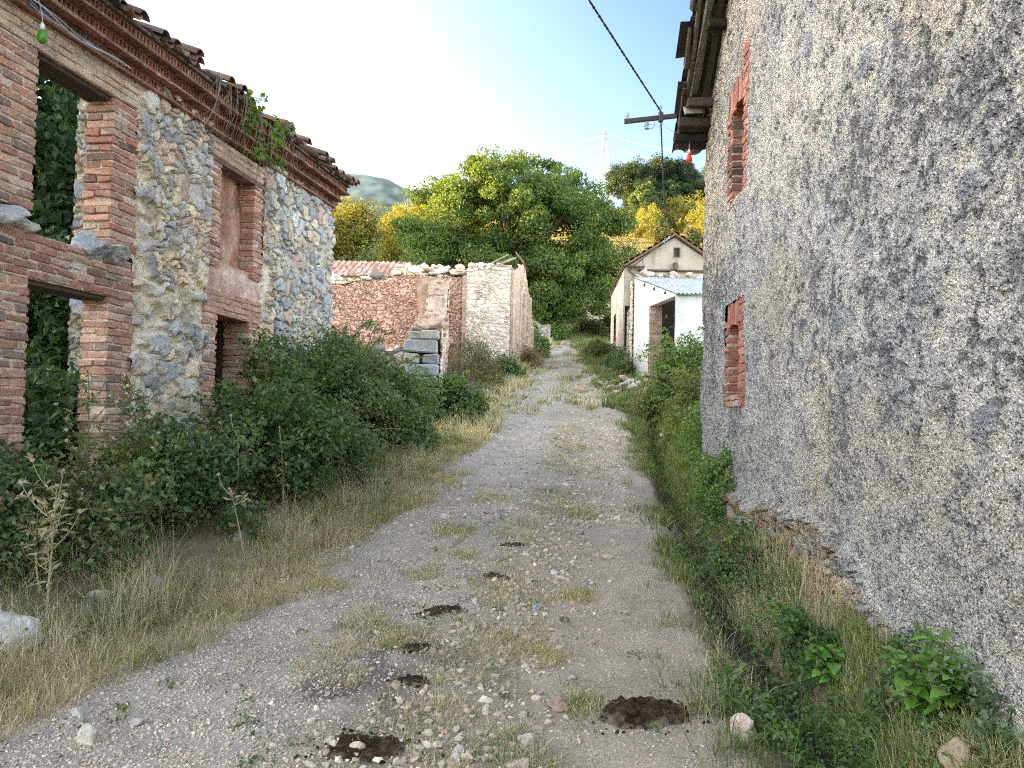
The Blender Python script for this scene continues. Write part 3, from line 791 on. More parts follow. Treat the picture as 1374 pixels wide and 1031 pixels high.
# bare flat stones peeping through the render
o1, o2, oid, ox, oy = voronoi(Sg/.34, Zg/.30, 110, .95)
big = (oid > .80)*sstep(.30, .22, o1+.2*(fbm(Sg*9, Zg*9, 111, 3)-.5))*sstep(9.5, 6, Sg)
c_ = mixc(c_, pal([(.40, .42, .45), (.52, .52, .50), (.34, .36, .40), (.44, .42, .39)], (oid*37) % 1)*(.75+.5*b3)[..., None], big*.85)
lowpale = sstep(1.9, .8, Zg-.05*Sg)*.5
c_ = mixc(c_, np.broadcast_to((.56, .53, .46), c_.shape)*(.6+.7*b3)[..., None], lowpale*(1-dark*.6))
D = .006*peb+.006*(1-q1)-.012*pit+.05*(fbm(Sg*1.6, Zg*1.6, 112, 3)-.5)-.012*dark+.02*big+.030*(b1-.5)+.034*(b3-.5)+.012*(b4-.5)
# exposed footing of bare stones
fl = np.interp(Sg, [1.5, 3, 4, 4.5, 5.4, 6.4, 7.3, 8.5, 10], [.2, .3, .45, .72, .86, .84, .80, .7, .6])+.14*(fbm(Sg*3, Zg*2, 113)-.5)*2
foot = sstep(.02, -.02, Zg-fl)
Pf, Cf = masonry(FR, Sg, Zg, 114, cw=.27, ch=.16, mort=(.40, .34, .27), palette=[(.42, .30, .20), (.46, .36, .28), (.34, .34, .35), (.50, .44, .37), (.38, .28, .2)], amp=.08, mthr=.07)
Df = (Pf-FR(Sg, 0, Zg)) @ nR
D = D*(1-foot)+(Df+.03)*foot+.03*np.exp(-((Zg-fl)/.05)**2)
c_ = mixc(c_*np.array((.91, .915, .93)), Cf, foot)
Wpos = FR(Sg, D, Zg)
mS = (Sg[:-1, :-1]+Sg[1:, 1:])/2; mZ = (Zg[:-1, :-1]+Zg[1:, 1:])/2
wob = .03*(fbm(mS*12, mZ*12, 115)-.5)
UWIN = (7.79, 8.32, 3.86, 4.86); LWIN = (7.90, 8.37, 1.80, 2.55)
keep = np.ones(mS.shape, bool)
for (a0, a1, z0, z1, ot) in ((7.58, 8.55, 3.88, 5.16, 0), (7.64, 8.54, 1.70, 2.80, 0)):
    keep &= ~((mS > a0+wob) & (mS < a1+wob) & (mZ > z0+wob) & (mZ < z1+wob))
keep &= ~((mS > 7.58) & (mS < 7.79+wob) & (mZ > 5.1) & (mZ < 5.42+wob))
mb = MB(); mb.add(Wpos.reshape(-1, 3), gridq(len(s_), nv, keep), None, c_.reshape(-1, 3))
# the rest of the gable above and behind, coarser, and the core of the wall
sc = np.linspace(-2.05, 10.05, 120); vc = np.linspace(0, 1, 60); Sc_, Vc = np.meshgrid(sc, vc, indexing='ij')
z0c = np.where(sc > 1.62, np.minimum(gtop(sc), 1.62+.62*sc+.35)-.02, -.2)
Zc_ = z0c[:, None]+Vc*(gtop(sc)-z0c)[:, None]
mb.add(FR(Sc_, .012*(fbm(Sc_*20, Zc_*20, 116)-.5), Zc_).reshape(-1, 3), gridq(120, 60), None, (np.array((.42, .40, .36))*(.5+.9*fbm(Sc_*6, Zc_*4, 117, 4))[..., None]).reshape(-1, 3))
for (a0, a1, z0, z1) in ((-2, 7.6, -.2, 5.2), (8.52, 10.03, -.2, 5.25), (7.6, 8.52, -.2, 1.76), (7.6, 8.52, 2.82, 3.84), (7.6, 8.52, 5.2, 5.5)):
    FR.box(mb, a0, a1, -.5, -.045, z0, z1, (.3, .28, .25), .01)
# far side wall of the house
mb.add(np.array([FR(10.03, -.02, -.2), FR(10.03, -9, -.2), FR(10.03, -9, 5.3), FR(10.03, -.02, 5.3)]), [[0, 3, 2, 1]], None, (.35, .33, .3))
mb.build('roughcast_wall', M_ROUGHCAST, barn)
# slit windows: brick surrounds, reveals and dark inside
DKB = [(.27, .12, .09), (.22, .10, .075), (.30, .14, .10), (.18, .085, .07), (.32, .17, .12), (.12, .07, .06)]
RDB = [(.40, .16, .11), (.35, .135, .095), (.44, .19, .135), (.31, .115, .085), (.40, .22, .17)]
def slit(a0, a1, o0, o1, z0, zo0, zo1, z1, seed, ztall):
    w = thing('slit_window', None, None, tuple(FR((o0+o1)/2, -.2, zo0))); w.parent = barn; w.location = Vector(FR((o0+o1)/2, -.2, zo0))-barn.location
    m = MB(); brickwork(m, FR, a0, o0, z0, ztall, -.3, .012, seed, ch=.083, palette=RDB, mort=(.42, .34, .28), joint=.012, fade=((.5, .3, .24), .12)); m.build('brick_jamb', M_BRICK, w)
    m = MB(); brickwork(m, FR, o1, a1, z0, zo1+.1, -.34, .012, seed+1, ch=.083, palette=DKB if seed < 130 else RDB, mort=(.50, .44, .37), joint=.016, fade=((.5, .32, .25), .08)); m.build('brick_jamb', M_BRICK, w)
    # soldier arch
    m = MB(); r = np.random.default_rng(seed+2); n = 8
    for i in range(n):
        x = o0+(o1-o0+.1)*(i+.5)/n; rise = .06*(1-((i+.5)/n*2-1)**2)
        FR.box(m, x-.033, x+.028, -.28, .012+r.normal(0, .004), zo1-.02+rise, z1-.02*r.uniform(0, 2), pal(RDB, r.uniform())*r.uniform(.85, 1.1), .005, .003)
    FR.box(m, o0, o1+.1, -.27, -.0, zo1+.05, z1-.05, (.4, .33, .27), .003)
    m.build('arch', M_BRICK, w)
    m = MB(); brickwork(m, FR, a0, a1, z0-.0, zo0, -.3, .006, seed+3, ch=.07, palette=[(.4, .37, .33), (.45, .41, .36), (.34, .2, .15)], mort=(.45, .41, .36)); m.build('sill', M_BRICK, w)
    m = MB(); FR.box(m, a0, a1, -.36, -.335, z0, z1, (.03, .025, .022), .002); m.build('dark_backing', M_WOOD, w)  # near-black panel, painted to stand for the unlit inside of the slit
slit(7.58, 8.55, 7.79, 8.32, 3.86, 3.92, 4.86, 5.18, 121, 5.42)
slit(7.64, 8.54, 7.90, 8.37, 1.68, 1.81, 2.52, 2.80, 131, 2.80)

# roof of the right house: overhanging verge of boards, poles and broken tiles
th = math.atan(.70); ca, sa = math.cos(th), math.sin(th)
FV = Frame(FR(10.05, 0, 5.30), -uR*ca+np.array([0, 0, sa]), nR)           # runs up the verge from the corner
FV.z = np.cross(FV.u, FV.n); FV.z = FV.z if FV.z[2] > 0 else -FV.z
FV.axes = np.stack([FV.u, FV.n, FV.z])
LEN = 6.05/ca
r = np.random.default_rng(71)
m = MB()
for x in np.arange(-.35, LEN, .155):                                       # boards across, with ragged ends
    FV.box(m, x, x+.15, -.45, .31+r.normal(0, .05), .13+r.normal(0, .004), .155, np.array((.06, .047, .037))*r.uniform(.4, 1.6), .003, .003)
FV.box(m, -.35, LEN, -9, -.45, .13, .155, (.10, .08, .06), .003)
m.build('roof_boards', M_WOOD, barn)
m = MB()
for (d, rad, c, l0, l1) in ((.08, .04, (.06, .05, .04), .0, LEN), (.20, .042, (.13, .11, .08), .55, LEN), (.245, .016, (.40, .38, .35), .5, 4.2), (.165, .011, (.30, .28, .25), .7, 3.8), (.31, .03, (.14, .11, .08), -.1, LEN)):
    m = MB(); xs = np.linspace(l0, l1, 24)
    tube(m, FV(xs, d+.012*np.sin(xs*2.3+d*30), .075+.01*np.sin(xs*1.7+d*9)), rad*(1+.12*np.sin(xs*5+d*50)), np.array(c), 7); m.build('verge_pole', M_WOOD, barn)
m = MB()
for (s, d1, z, h, c) in ((9.97, .46, 5.20, .05, (.045, .038, .032)), (9.78, .44, 5.33, .06, (.10, .08, .06)), (10.12, .40, 5.36, .055, (.09, .07, .055)), (9.55, .36, 5.50, .05, (.12, .09, .07)), (9.9, .42, 5.30, .03, (.16, .13, .10)), (8.75, .26, 6.10, .05, (.05, .04, .03)), (7.5, .26, 6.98, .05, (.05, .04, .03)), (6, .26, 8.03, .05, (.05, .04, .03)), (4.1, .40, 9.4, .07, (.09, .07, .05))):
    m = MB(); FR.box(m, s-.06, s+.06, -.3, d1-.05, z-h, z+h, np.array(c)*.6, .012, .006); m.build('beam_end', M_WOOD, barn)
m = MB(); FR.box(m, 9.62, 9.70, .1, .32, 5.42, 5.50, (.45, .41, .36), .004, .01); m.build('broken_slat', M_WOOD, barn)
m = MB()
for (x, d0, d1, z, yaw) in ((.9, .33, .50, .05, .2), (1.6, .34, .46, .09, -.2), (2.3, .36, .47, .08, .1), (.15, .30, .43, .0, -.1), (2.9, .34, .5, .07, .3)):
    m = MB(); FV.box(m, x, x+.5, d0+.03, d0+.06, z-.03, z+.05, np.array((.09, .07, .055))*r.uniform(.6, 1.4), .004, .012)
    FV.box(m, x+.1, x+.55, d0+.01, d1, z+.055, z+.07, np.array((.07, .055, .045))*r.uniform(.6, 1.4), .003, .012); m.build('broken_lath', M_WOOD, barn)
m = MB()
FVt = Frame(FV.O, nR, -FV.u)
FVt.z = FV.z
FRow = FV
for i, x in enumerate(np.arange(-.45, LEN, .19)):
    for row in range(5):
        # tiles run down the roof slope, i.e. along -u of the verge frame
        d = .28-row*.20+r.normal(0, .015)
        ang = np.linspace(-PI*.46, PI*.46, 8)
        up = row % 2 == 0
        c = pal([(.30, .19, .13), (.26, .17, .12), (.36, .25, .18), (.22, .17, .14), (.34, .22, .15)], r.uniform())*r.uniform(.8, 1.1)
        R_ = .095
        vs = []
        for t in (0, .3):
            for off in (0, -.014):
                y = np.cos(ang)*(R_+off)-R_*.5
                vs.append(FV.O+FV.u*(x+t)+FV.n*((d+np.sin(ang)*(R_+off)))[:, None]+FV.z*((.16+.05+(y if up else -y-.04)+.02*(t == 0)))[:, None])
        k = 8; o0, i0, o1, i1 = [np.arange(k)+k*j for j in range(4)]
        st_ = lambda p, q: np.stack([p[:-1], p[1:], q[1:], q[:-1]], 1)
        m.add(np.concatenate(vs), np.concatenate([st_(o0, o1), st_(i1, i0), st_(i0, o0), st_(o1, i1)]), None, c)
FV.box(m, -.45, LEN, -9, -.62, .17, .25, (.26, .17, .12), .01)
# far slope of the roof beyond the ridge
FW = Frame(FR(-2.05, 0, 5.30), uR*ca+np.array([0, 0, sa]), nR); FW.z = np.cross(FW.n, FW.u); FW.z = FW.z if FW.z[2] > 0 else -FW.z; FW.axes = np.stack([FW.u, FW.n, FW.z])
FW.box(m, -.4, LEN, -9, .36, .16, .25, (.26, .17, .12), .01)
m.build('roof_tiles', M_TILE, barn)

# bracket with insulators, overhead cable and red bulb
def ins(mb, p, s=1.):
    lathe(mb, p, [(0, -.05*s), (.028*s, -.05*s), (.036*s, -.035*s), (.024*s, -.02*s), (.04*s, -.005*s), (.03*s, .02*s), (.026*s, .045*s), (.012*s, .06*s), (0, .06*s)], (.5, .6, .66), 12)
arm = thing('cable_bracket', 'dark iron arm with glass insulators reaching out from the roof corner', 'cable bracket', (2.2, 10.17, 5.58))
A0, A1 = np.array((2.42, 10.14, 5.61)), np.array((1.44, 10.2, 5.50))
m = MB(); ax_ = unit(A1-A0); cboxes(m, [(A0+A1)/2], [[.50, .022, .03]], np.stack([ax_, unit(np.cross((0, 0, 1), ax_)), np.cross(ax_, unit(np.cross((0, 0, 1), ax_)))]), (.06, .045, .04), .004)
jn = A1*.47+A0*.53+np.array([0, 0, .0])
cboxes(m, [A0+(A1-A0)*.51], [[.03, .035, .06]], np.eye(3), (.07, .06, .055), .006)
m.build('arm', M_METAL, arm)
for p, s in ((A1+[.04, 0, .07], .9), (A0+(A1-A0)*.52+[0, 0, .11], 1.), (A0+(A1-A0)*.70+[0, 0, -.09], 1.)):
    m = MB(); ins(m, p, s); m.build('insulator', M_INSUL, arm, True)
m = MB()
W_ = (.5, .5, .5)
for k, (p0_, p1_, p2_, w_) in enumerate(((A1+[.04, 0, .08], A1+[-.03, 0, .05], A1+[.0, 0, -.26], .004), (A0+(A1-A0)*.70+[0, 0, -.12], A0+(A1-A0)*.57+[0, 0, -.2], A0+(A1-A0)*.60+[0, 0, .05], .006))):
    m = MB(); tube(m, bez(p0_, p1_, p2_, 9), w_, W_, 5); m.build('wire_end', M_METAL, arm)
for k, e in enumerate(([.3, .0, -.04], [.32, 0, -.14], [-.22, .0, .03])):
    b = A0+(A1-A0)*.51+np.array([0, 0, -.08*k+.02]); m = MB(); tube(m, bez(b, b+np.array(e)*.5+[0, 0, -.10 if k == 1 else .05], b+e, 8), .0035, W_, 4); m.build('wire_end', M_METAL, arm)
def twisted(mb, pts, rad, col, turns):
    pts = np.asarray(pts); n = len(pts); t = np.linspace(0, turns*2*PI, n)
    tg = unit(np.gradient(pts, axis=0)); a = unit(np.cross(tg, (.3, .1, .9))); b = np.cross(tg, a)
    for ph in (0, PI): tube(mb, pts+rad*(np.cos(t+ph)[:, None]*a+np.sin(t+ph)[:, None]*b), rad*1.05, col, 5)
def sag(p0, p1, s, n=60):
    t = np.linspace(0, 1, n)[:, None]; p = np.asarray(p0)*(1-t)+np.asarray(p1)*t; p[:, 2] -= s*4*(t*(1-t))[:, 0]; return p
JN = A0+(A1-A0)*.51
GI = np.array((4.93, 24.9, 7.22))
m = MB(); twisted(m, sag(JN+[0, 0, .08], (-4.9, -5.0, 5.95), .10, 260), .0075, (.05, .05, .05), 90)
tag(m.build('cable', M_METAL), 'black twisted overhead cable slanting down from the top edge to the bracket', 'cable')
m = MB(); twisted(m, sag(JN+[0, 0, -.05], GI, .05, 260), .0075, (.05, .05, .05), 90)
tag(m.build('cable', M_METAL), 'black twisted cable running from the bracket to the gabled house', 'cable')
m = MB(); tube(m, [(-4.9, -5.0, -.2), (-4.9, -5.0, 3), (-4.9, -5.0, 6.3)], [.13, .115, .10], (.2, .16, .12), 10); tag(m.build('cable_pole', M_WOOD), 'weathered wooden pole holding up the black overhead cable', 'pole')
rb = thing('light_bulb', 'red bulb hanging under the roof corner of the roughcast house', 'light bulb', (2.24, 9.95, 4.95))
make_bulb(rb, (2.255, 9.95, 5.03), M_REDBULB, (2.27, 9.96, 5.2), 1.0)

# ================================================================== foliage helpers
def tz(x, y): return float(terrain(np.array([float(x)]), np.array([float(y)]), False)[0])

def leaf_cloud(mb, cen, rad, n, L, W, palette, r, up=.5, droop=.35, lvar=.3, shell=.6, out=.6, shade=None):
    """n leaves for each clump centre (K,3) with radius (K,) or (K,3)"""
    cen = np.atleast_2d(cen); K = len(cen)
    rad = np.asarray(rad, float)
    if rad.ndim < 2: rad = np.repeat(np.broadcast_to(rad, (K,))[:, None], 3, 1)
    c = np.repeat(cen, n, 0); ra = np.repeat(rad, n, 0); T = len(c)
    d = unit(r.normal(size=(T, 3)))
    rr = np.maximum(r.uniform(0, 1, T)**(1/3.), r.uniform(0, 1, T)*shell)
    p = c+d*ra*rr[:, None]
    nor = unit(d*out+np.array([0, 0, up])+r.normal(size=(T, 3))*.45)
    tip = unit(np.cross(nor, r.normal(size=(T, 3)))+np.array([0, 0, -droop]))
    k = r.uniform(0, 1, T)
    clum = np.repeat(r.uniform(.8, 1.2, K), n)
    col = pal(palette, k)*(r.uniform(.8, 1.2, T)*clum)[:, None]
    sc = r.uniform(1-lvar, 1+lvar, T)*np.repeat(r.uniform(.75, 1.25, K), n)
    leaves(mb, p, tip, nor, L*sc, W*sc, col)
    return p

def dome_clumps(c, R, K, r, low=-.1, thin=.28, seed=0):
    """clump centres spread over and inside an uneven dome"""
    d = unit(r.normal(size=(K*3, 3))); d = d[d[:, 2] > low][:K]
    f = .35+1.15*fbm3(d[:, 0]*2.2+seed, d[:, 1]*1.8, d[:, 2]*1.8, 9+seed)
    s = r.uniform(.35, 1., len(d))**.5
    return np.asarray(c)+d*np.asarray(R)*(f*s)[:, None]*.92

BR_PAL = [(0.098, 0.176, 0.065), (0.124, 0.215, 0.078), (0.078, 0.143, 0.058), (0.15, 0.234, 0.091), (0.104, 0.182, 0.098), (0.195, 0.26, 0.117), (0.065, 0.117, 0.052), (0.221, 0.247, 0.13)]
def bramble(name, label, cat, x, y, R, K, nl, L=.06, palette=BR_PAL, seed=0, group=None, zoff=0., canes=14, clr=.30, dead=0, flowers=0, W=.62, low=-.1, caneup=.3, sprays=0, nz=1.):
    r = np.random.default_rng(seed+1000)
    z = tz(x, y)+zoff
    t = thing(name, label, cat, (x, y, z), group)
    cl = dome_clumps((x, y, z), R, K, r, low, seed=seed)
    m = MB(); leaf_cloud(m, cl, r.uniform(.7, 1.25, len(cl))*clr, nl, L, L*W, palette, r)
    SP = []
    for i in range(sprays):
        a = r.uniform(0, 2*PI); el = r.uniform(.25, 1.15)
        p1 = np.array([x, y, z])+np.array([np.cos(a)*R[0]*np.cos(el), np.sin(a)*R[1]*np.cos(el), R[2]*np.sin(el)])*r.uniform(.7, 1.0); l = r.uniform(.25, .65)*(R[2]*.5+.35)
        e = p1+np.array([np.cos(a)*l*.8, np.sin(a)*l*.8, l*r.uniform(-.3, .55)]); q = bez(p1*.8+np.array([x, y, z+R[2]*.4])*.2, (p1+e)/2+[0, 0, l*.3], e, 9); SP.append(q)
        nlf = int(16*l/.35); j = r.uniform(1, 8, nlf); b = np.stack([np.interp(j, np.arange(9), q[:, k]) for k in range(3)], 1); d = unit(r.normal(size=(nlf, 3))+[0, 0, .1]); ll = L*r.uniform(.6, 1.15, nlf)
        leaves(m, b+d*ll[:, None]*.6, d, r.normal(size=(nlf, 3))*.5+[0, 0, 1], ll, ll*W, pal(palette, r.uniform(0, 1, nlf))*r.uniform(1.0, 1.5, (nlf, 1)))
    m.build('foliage', M_LEAF, t)
    m = MB()
    for q in SP: tube(m, q, np.linspace(.004, .0015, 9), np.array((.20, .17, .09))*r.uniform(.7, 1.6), 4)
    for i in range(canes):
        a = r.uniform(0, 2*PI); e = np.array([np.cos(a)*R[0]*r.uniform(.5, 1.1), np.sin(a)*R[1]*r.uniform(.5, 1.1), R[2]*r.uniform(.1, .8)])
        p0 = np.array([x, y, z])+e*[.15, .15, 0]; p2 = np.array([x, y, z])+e
        c = (.16, .12, .07) if i % 3 else (.28, .23, .15)
        tube(m, bez(p0, (p0+p2)/2+[0, 0, R[2]*(.5+caneup*r.uniform())], p2, 9), np.linspace(.008, .003, 9), c, 4)
    for i in range(dead):                                                    # dry, leafless bramble canes
        a = r.uniform(-PI*.6, PI*.1); p0 = np.array([x, y, z])+np.array([np.cos(a)*R[0]*.6, np.sin(a)*R[1]*.6, R[2]*r.uniform(.1, .7)])
        e = p0+np.array([np.cos(a)*.5, np.sin(a)*.5, -.1])*r.uniform(.4, 1.2)+r.normal(0, .15, 3)
        tube(m, bez(p0, (p0+e)/2+r.normal(0, .12, 3)+[0, 0, .1], e, 7), np.linspace(.005, .002, 7), np.array((.34, .28, .20))*r.uniform(.6, 1.1), 4)
    if canes+dead: m.build('stem', M_DRY, t)
    if flowers:
        m = MB(); i = r.integers(0, len(cl), flowers); d = unit(r.normal(size=(flowers, 3))+[.3, -.8, .5])
        p = cl[i]+d*clr*1.05
        for k in range(5): leaves(m, p+r.normal(0, .012, (flowers, 3)), r.normal(size=(flowers, 3)), d, .022, .02, (.62, .60, .58))
        m.build('blossom', M_LEAF, t)
    return t

def tree(name, label, x, y, th, clumps, rad, nl, L, palette, seed, limbs, trunk_r=.25, group=None, cat='tree', droop=.35, up=.45, z=None, nb=40, shell=.6):
    r = np.random.default_rng(seed)
    z = tz(x, y) if z is None else z
    t = thing(name, label, cat, (x, y, z), group)
    m = MB(); leaf_cloud(m, clumps, rad, nl, L, L*.5, palette, r, droop=droop, up=up, shell=shell); m.build('crown', M_LEAF, t)
    m = MB(); top = np.array([x, y, z+th])
    bc = np.array((.17, .14, .11))
    pts = bez((x, y, z-.3), (x+.1, y, z+th*.5), top, 8); tube(m, pts, np.linspace(trunk_r*1.35, trunk_r*.8, 8), bc, 10)
    ends = []
    for e in limbs:
        e = np.array(e, float); p = bez(top-[0, 0, th*.12], (top+e)/2+r.normal(0, .3, 3)+[0, 0, .5], e, 9); tube(m, p, np.linspace(trunk_r*.55, trunk_r*.16, 9), bc, 7); ends.append(p)
    E_ = np.concatenate(ends)
    for i in r.choice(len(clumps), min(nb, len(clumps)), False):
        c = clumps[i]; j = np.argmin(((E_-c)**2).sum(1)+r.uniform(0, .5, len(E_))); p = bez(E_[j], (E_[j]+c)/2+r.normal(0, .15, 3), c, 6); tube(m, p, np.linspace(trunk_r*.18, trunk_r*.04, 6), bc, 5, False)
    m.build('trunk', M_BARK, t)
    return t

# ================================================================== the roofless red-stone ruin beyond the brambles
RED = [(0.614, 0.37, 0.284), (0.647, 0.411, 0.316), (0.58, 0.346, 0.268), (0.681, 0.452, 0.348), (0.631, 0.394, 0.308), (0.698, 0.5, 0.396), (0.564, 0.354, 0.284), (0.664, 0.427, 0.324)]
PALE = [(0.782, 0.655, 0.526), (0.85, 0.74, 0.627), (0.721, 0.589, 0.469), (0.85, 0.794, 0.696), (0.717, 0.631, 0.555), (0.801, 0.646, 0.516), (0.695, 0.619, 0.571), (0.836, 0.697, 0.558)]
ruin = thing('ruined_house', 'roofless ruin with a red rubble wall and a pale stone corner beside the lane', 'ruined house', (-2.5, 25.6, 2.9))
FRu = Frame((0, 25.6, 0), (1, 0, 0), (0, -1, 0))
def topn(a, s, amp, f=6): return amp*((np.floor(vnoise2(a*f, a*0, s)*5)/5)-.5)*2
m = MB()
wall_face(m, FRu, -6.6, -1.62, 2.2, 6.1, .026, 201, cw=.24, ch=.10, mort=(.56, .40, .31), palette=RED, amp=.08, mthr=.07,
          top=lambda a: np.interp(a, [-6.6, -5.2, -4.1, -4.0, -1.6], [5.45, 5.75, 5.9, 6.0, 6.02])+topn(a, 202, .06))
FRu.box(m, -6.55, -1.62, -.5, -.03, 2.2, 5.6, (.40, .24, .18), .02)
m.build('red_wall', M_STONE, ruin)
m = MB()
for k, (a0, a1, zz) in enumerate(((-6.4, -4.15, 5.72), (-4.1, -2.72, 6.02), (-2.15, -1.5, 6.02))):                                         # pale cap stones
    for row in range(2):
        x = a0
        while x < a1:
            w = rng.uniform(.14, .46); h = rng.uniform(.07, .17)
            if row == 1 and rng.uniform() < .4: x += w; continue
            cboxes(m, [FRu(x+w/2, -.16+rng.normal(0, .03), zz+.05+.12*row+rng.normal(0, .03)+.05*math.sin(x*2.3))], [[w/2-.01, .2, h/2]], FRu.axes, pal(PALE, rng.uniform())*rng.uniform(.8, 1.1), .03, .03); x += w
stones(m, FRu(rng.uniform(-4.0, -1.5, 26), rng.uniform(-.35, 0, 26), np.full(26, 6.33)), rng.uniform(.07, .17, 26), pal(PALE, rng.uniform(0, 1, 26)), 1, .6, .4, 17)
stones(m, [FRu(-4.62, .05, 5.95), FRu(-4.4, 0, 5.9)], [.26, .16], [(.2, .19, .18), (.26, .25, .23)], 2, .5, .4, 19)
m.build('coping_stones', M_ROCK, ruin)
m = MB(); FRu.box(m, -2.75, -2.12, -.3, .05, 6.0, 6.05, (.12, .09, .07), .01); m.build('lintel_beam', M_WOOD, ruin)
m = MB(); stones(m, [FRu(-2.45, -.15, 6.2), FRu(-2.6, -.1, 6.15)], [.25, .15], [PALE[1], PALE[3]], 1, .5, .4, 21); m.build('lintel_stone', M_ROCK, ruin)
m = MB(); x = np.linspace(-3.35, -2.35, 40); z = np.linspace(3.6, 5.92, 70); A, Z = np.meshgrid(x, z, indexing='ij')
m.add(FRu(A, .09+.05*fbm(A*3, Z*3, 205, 4)-.12*sstep(.25, .5, np.abs(A+2.8)+.25*(fbm(A*4, Z*2, 206)-.5)), Z).reshape(-1, 3), gridq(40, 70), None, (mixc((.46, .28, .20), (.60, .44, .33), fbm(A*3, Z*3, 207, 4))*(.7+.5*fbm(A*8, Z*8, 208))[..., None]).reshape(-1, 3)); m.build('mud_plaster', M_MUD, ruin)
FPw = Frame((0, 25.45, 0), (1, 0, 0), (0, -1, 0))
m = MB()
wall_face(m, FPw, -1.58, -.12, 2.3, 6.35, .024, 208, cw=.26, ch=.13, mort=(.76, .68, .56), palette=PALE, amp=.05, mthr=.10, warp=.2, top=lambda a: 6.32+topn(a, 209, .05)-.05*(a < -1.2))
FPw.box(m, -1.57, -.13, -.55, -.03, 2.2, 6.2, (.5, .42, .32), .02)
m.build('pale_wall', M_STONE, ruin)
m = MB(); brickwork(m, FPw, -1.72, -1.575, 2.5, 6.0, -.3, .03, 210, ch=.10, palette=[(.48, .30, .22), (.44, .26, .19), (.52, .36, .27)], mort=(.52, .40, .3), bl=.3); m.build('brick_edge', M_BRICK, ruin)
m = MB(); stones(m, FPw(np.linspace(-1.45, -.2, 9), np.full(9, -.2), np.full(9, 6.38)+rng.normal(0, .02, 9)), rng.uniform(.11, .19, 9), pal(PALE, rng.uniform(0, 1, 9)), 1, .55, .4, 23); m.build('coping_stones', M_ROCK, ruin)
uE = unit(np.array([.80, 3.7, 0])); FE = Frame((-.10, 25.5, 0), uE, np.array([uE[1], -uE[0], 0]))
a = np.arange(0, 3.8, .03); z = np.linspace(0, 1, 150); A, V = np.meshgrid(a, z, indexing='ij')
T = np.interp(a, [0, .9, 1.0, 2.2, 3.0, 3.8], [6.15, 6.55, 6.62, 6.75, 5.6, 4.9])+topn(a, 211, .07)
Z = 2.4+V*(T[:, None]-2.4)
P1, C1 = masonry(FE, A, Z, 212, cw=.24, ch=.14, mort=(.50, .38, .28), palette=PALE+RED[:3], amp=.07, mthr=.1)
mud = sstep(.44, .52, fbm(A*1.6, Z*.35, 213, 3)+.08*(np.sin(A*5)))
D2 = .06+.05*fbm(A*4, Z*.9, 214, 4)
C2 = mixc((.62, .44, .33), (.74, .58, .45), fbm(A*3.5, Z*.8, 215, 4))
m = MB(); m.add((P1*(1-mud)[..., None]+FE(A, D2, Z)*mud[..., None]).reshape(-1, 3), gridq(len(a), 150), None, mixc(C1, C2, mud).reshape(-1, 3))
FE.box(m, .02, 2.9, -.5, -.05, 2.4, 5.6, (.48, .36, .27), .02); FE.box(m, .02, 1.9, -.5, -.05, 5.58, 6.4, (.48, .36, .27), .02)
for k in (0.02, 1.15, 2.05, 2.75):
    FE.box(m, k, k+.16, -.02, .13, 2.6, 6.2-.5*(k > 2.5), (.66, .48, .37), .03, .02)
m.build('lane_wall', M_MUD, ruin)
m = MB()
for (a, d, z, l, ang, c) in ((-.9, -.2, 6.45, .75, .5, (.42, .36, .27)), (-.7, -.35, 6.42, .7, .42, (.36, .31, .24)), (-.55, -.1, 6.40, .62, .38, (.46, .40, .3)), (-.62, -.28, 6.46, .5, .2, (.3, .25, .19))):
    ax = np.array([[math.cos(ang), 0, math.sin(ang)], [0, 1, 0], [-math.sin(ang), 0, math.cos(ang)]]); m = MB(); cboxes(m, [FPw(a+l/2, d, z+l*.2)], [[l/2, .07, .018]], ax, c, .004); m.build('broken_board', M_WOOD, ruin)
m = MB(); barrel(m, FE, 1.6, .12, 6.75, .5, .13, .11, .9, True, (.22, .12, .09)); m.build('roof_tile', M_TILE, ruin); m = MB(); barrel(m, FE, 1.75, .16, 6.55, .45, .12, .1, 1.1, True, (.16, .10, .08)); m.build('roof_tile', M_TILE, ruin)
# stub of the cross wall that ends in a stack of grey blocks
uK = unit(np.array([-.55, 8.1, 0])); FK = Frame((-1.62, 17.1, 0), uK, np.array([uK[1], -uK[0], 0]))
FK2 = Frame(FK(0, -.62, 0), uK, -FK.n)
topk = lambda a: np.interp(a, [0, .6, 1.5, 4, 6.5, 8.2], [3.36, 3.42, 3.45, 3.85, 4.6, 5.7])+topn(a, 221, .16, 4)
m = MB()
wall_face(m, FK, .0, 8.3, 1.2, 4, .03, 222, cw=.3, ch=.15, mort=(.58, .43, .32), palette=PALE+RED, amp=.05, mthr=.13, top=topk)
wall_face(m, FK2, .0, 8.3, 1.2, 4, .04, 223, cw=.3, ch=.15, mort=(.55, .42, .31), palette=PALE+RED, amp=.05, mthr=.11, top=topk)
aa = np.arange(0, 8.3, .06); dd = np.linspace(-.62, 0, 12); A, Dm = np.meshgrid(aa, dd, indexing='ij'); Zt = topk(A)+.28*(fbm(A*4, Dm*4, 224)-.4)
m.add(FK(A, Dm, Zt).reshape(-1, 3), gridq(len(aa), 12), None, (mixc((.44, .29, .21), (.56, .46, .34), fbm(A*4, Dm*4, 225))*(.6+.8*fbm(A*9, Dm*9, 226))[..., None]).reshape(-1, 3))
ck = np.random.default_rng(46); ka = ck.uniform(.3, 8.2, 130); kd = ck.uniform(-.6, .05, 130); stones(m, FK(ka, kd, topk(ka)+ck.uniform(-.03, .12, 130)), ck.uniform(.04, .11, 130), pal(PALE[:3]+RED, ck.uniform(0, 1, 130), .2)*.8, 1, .55, .4, 28, .3, ck)
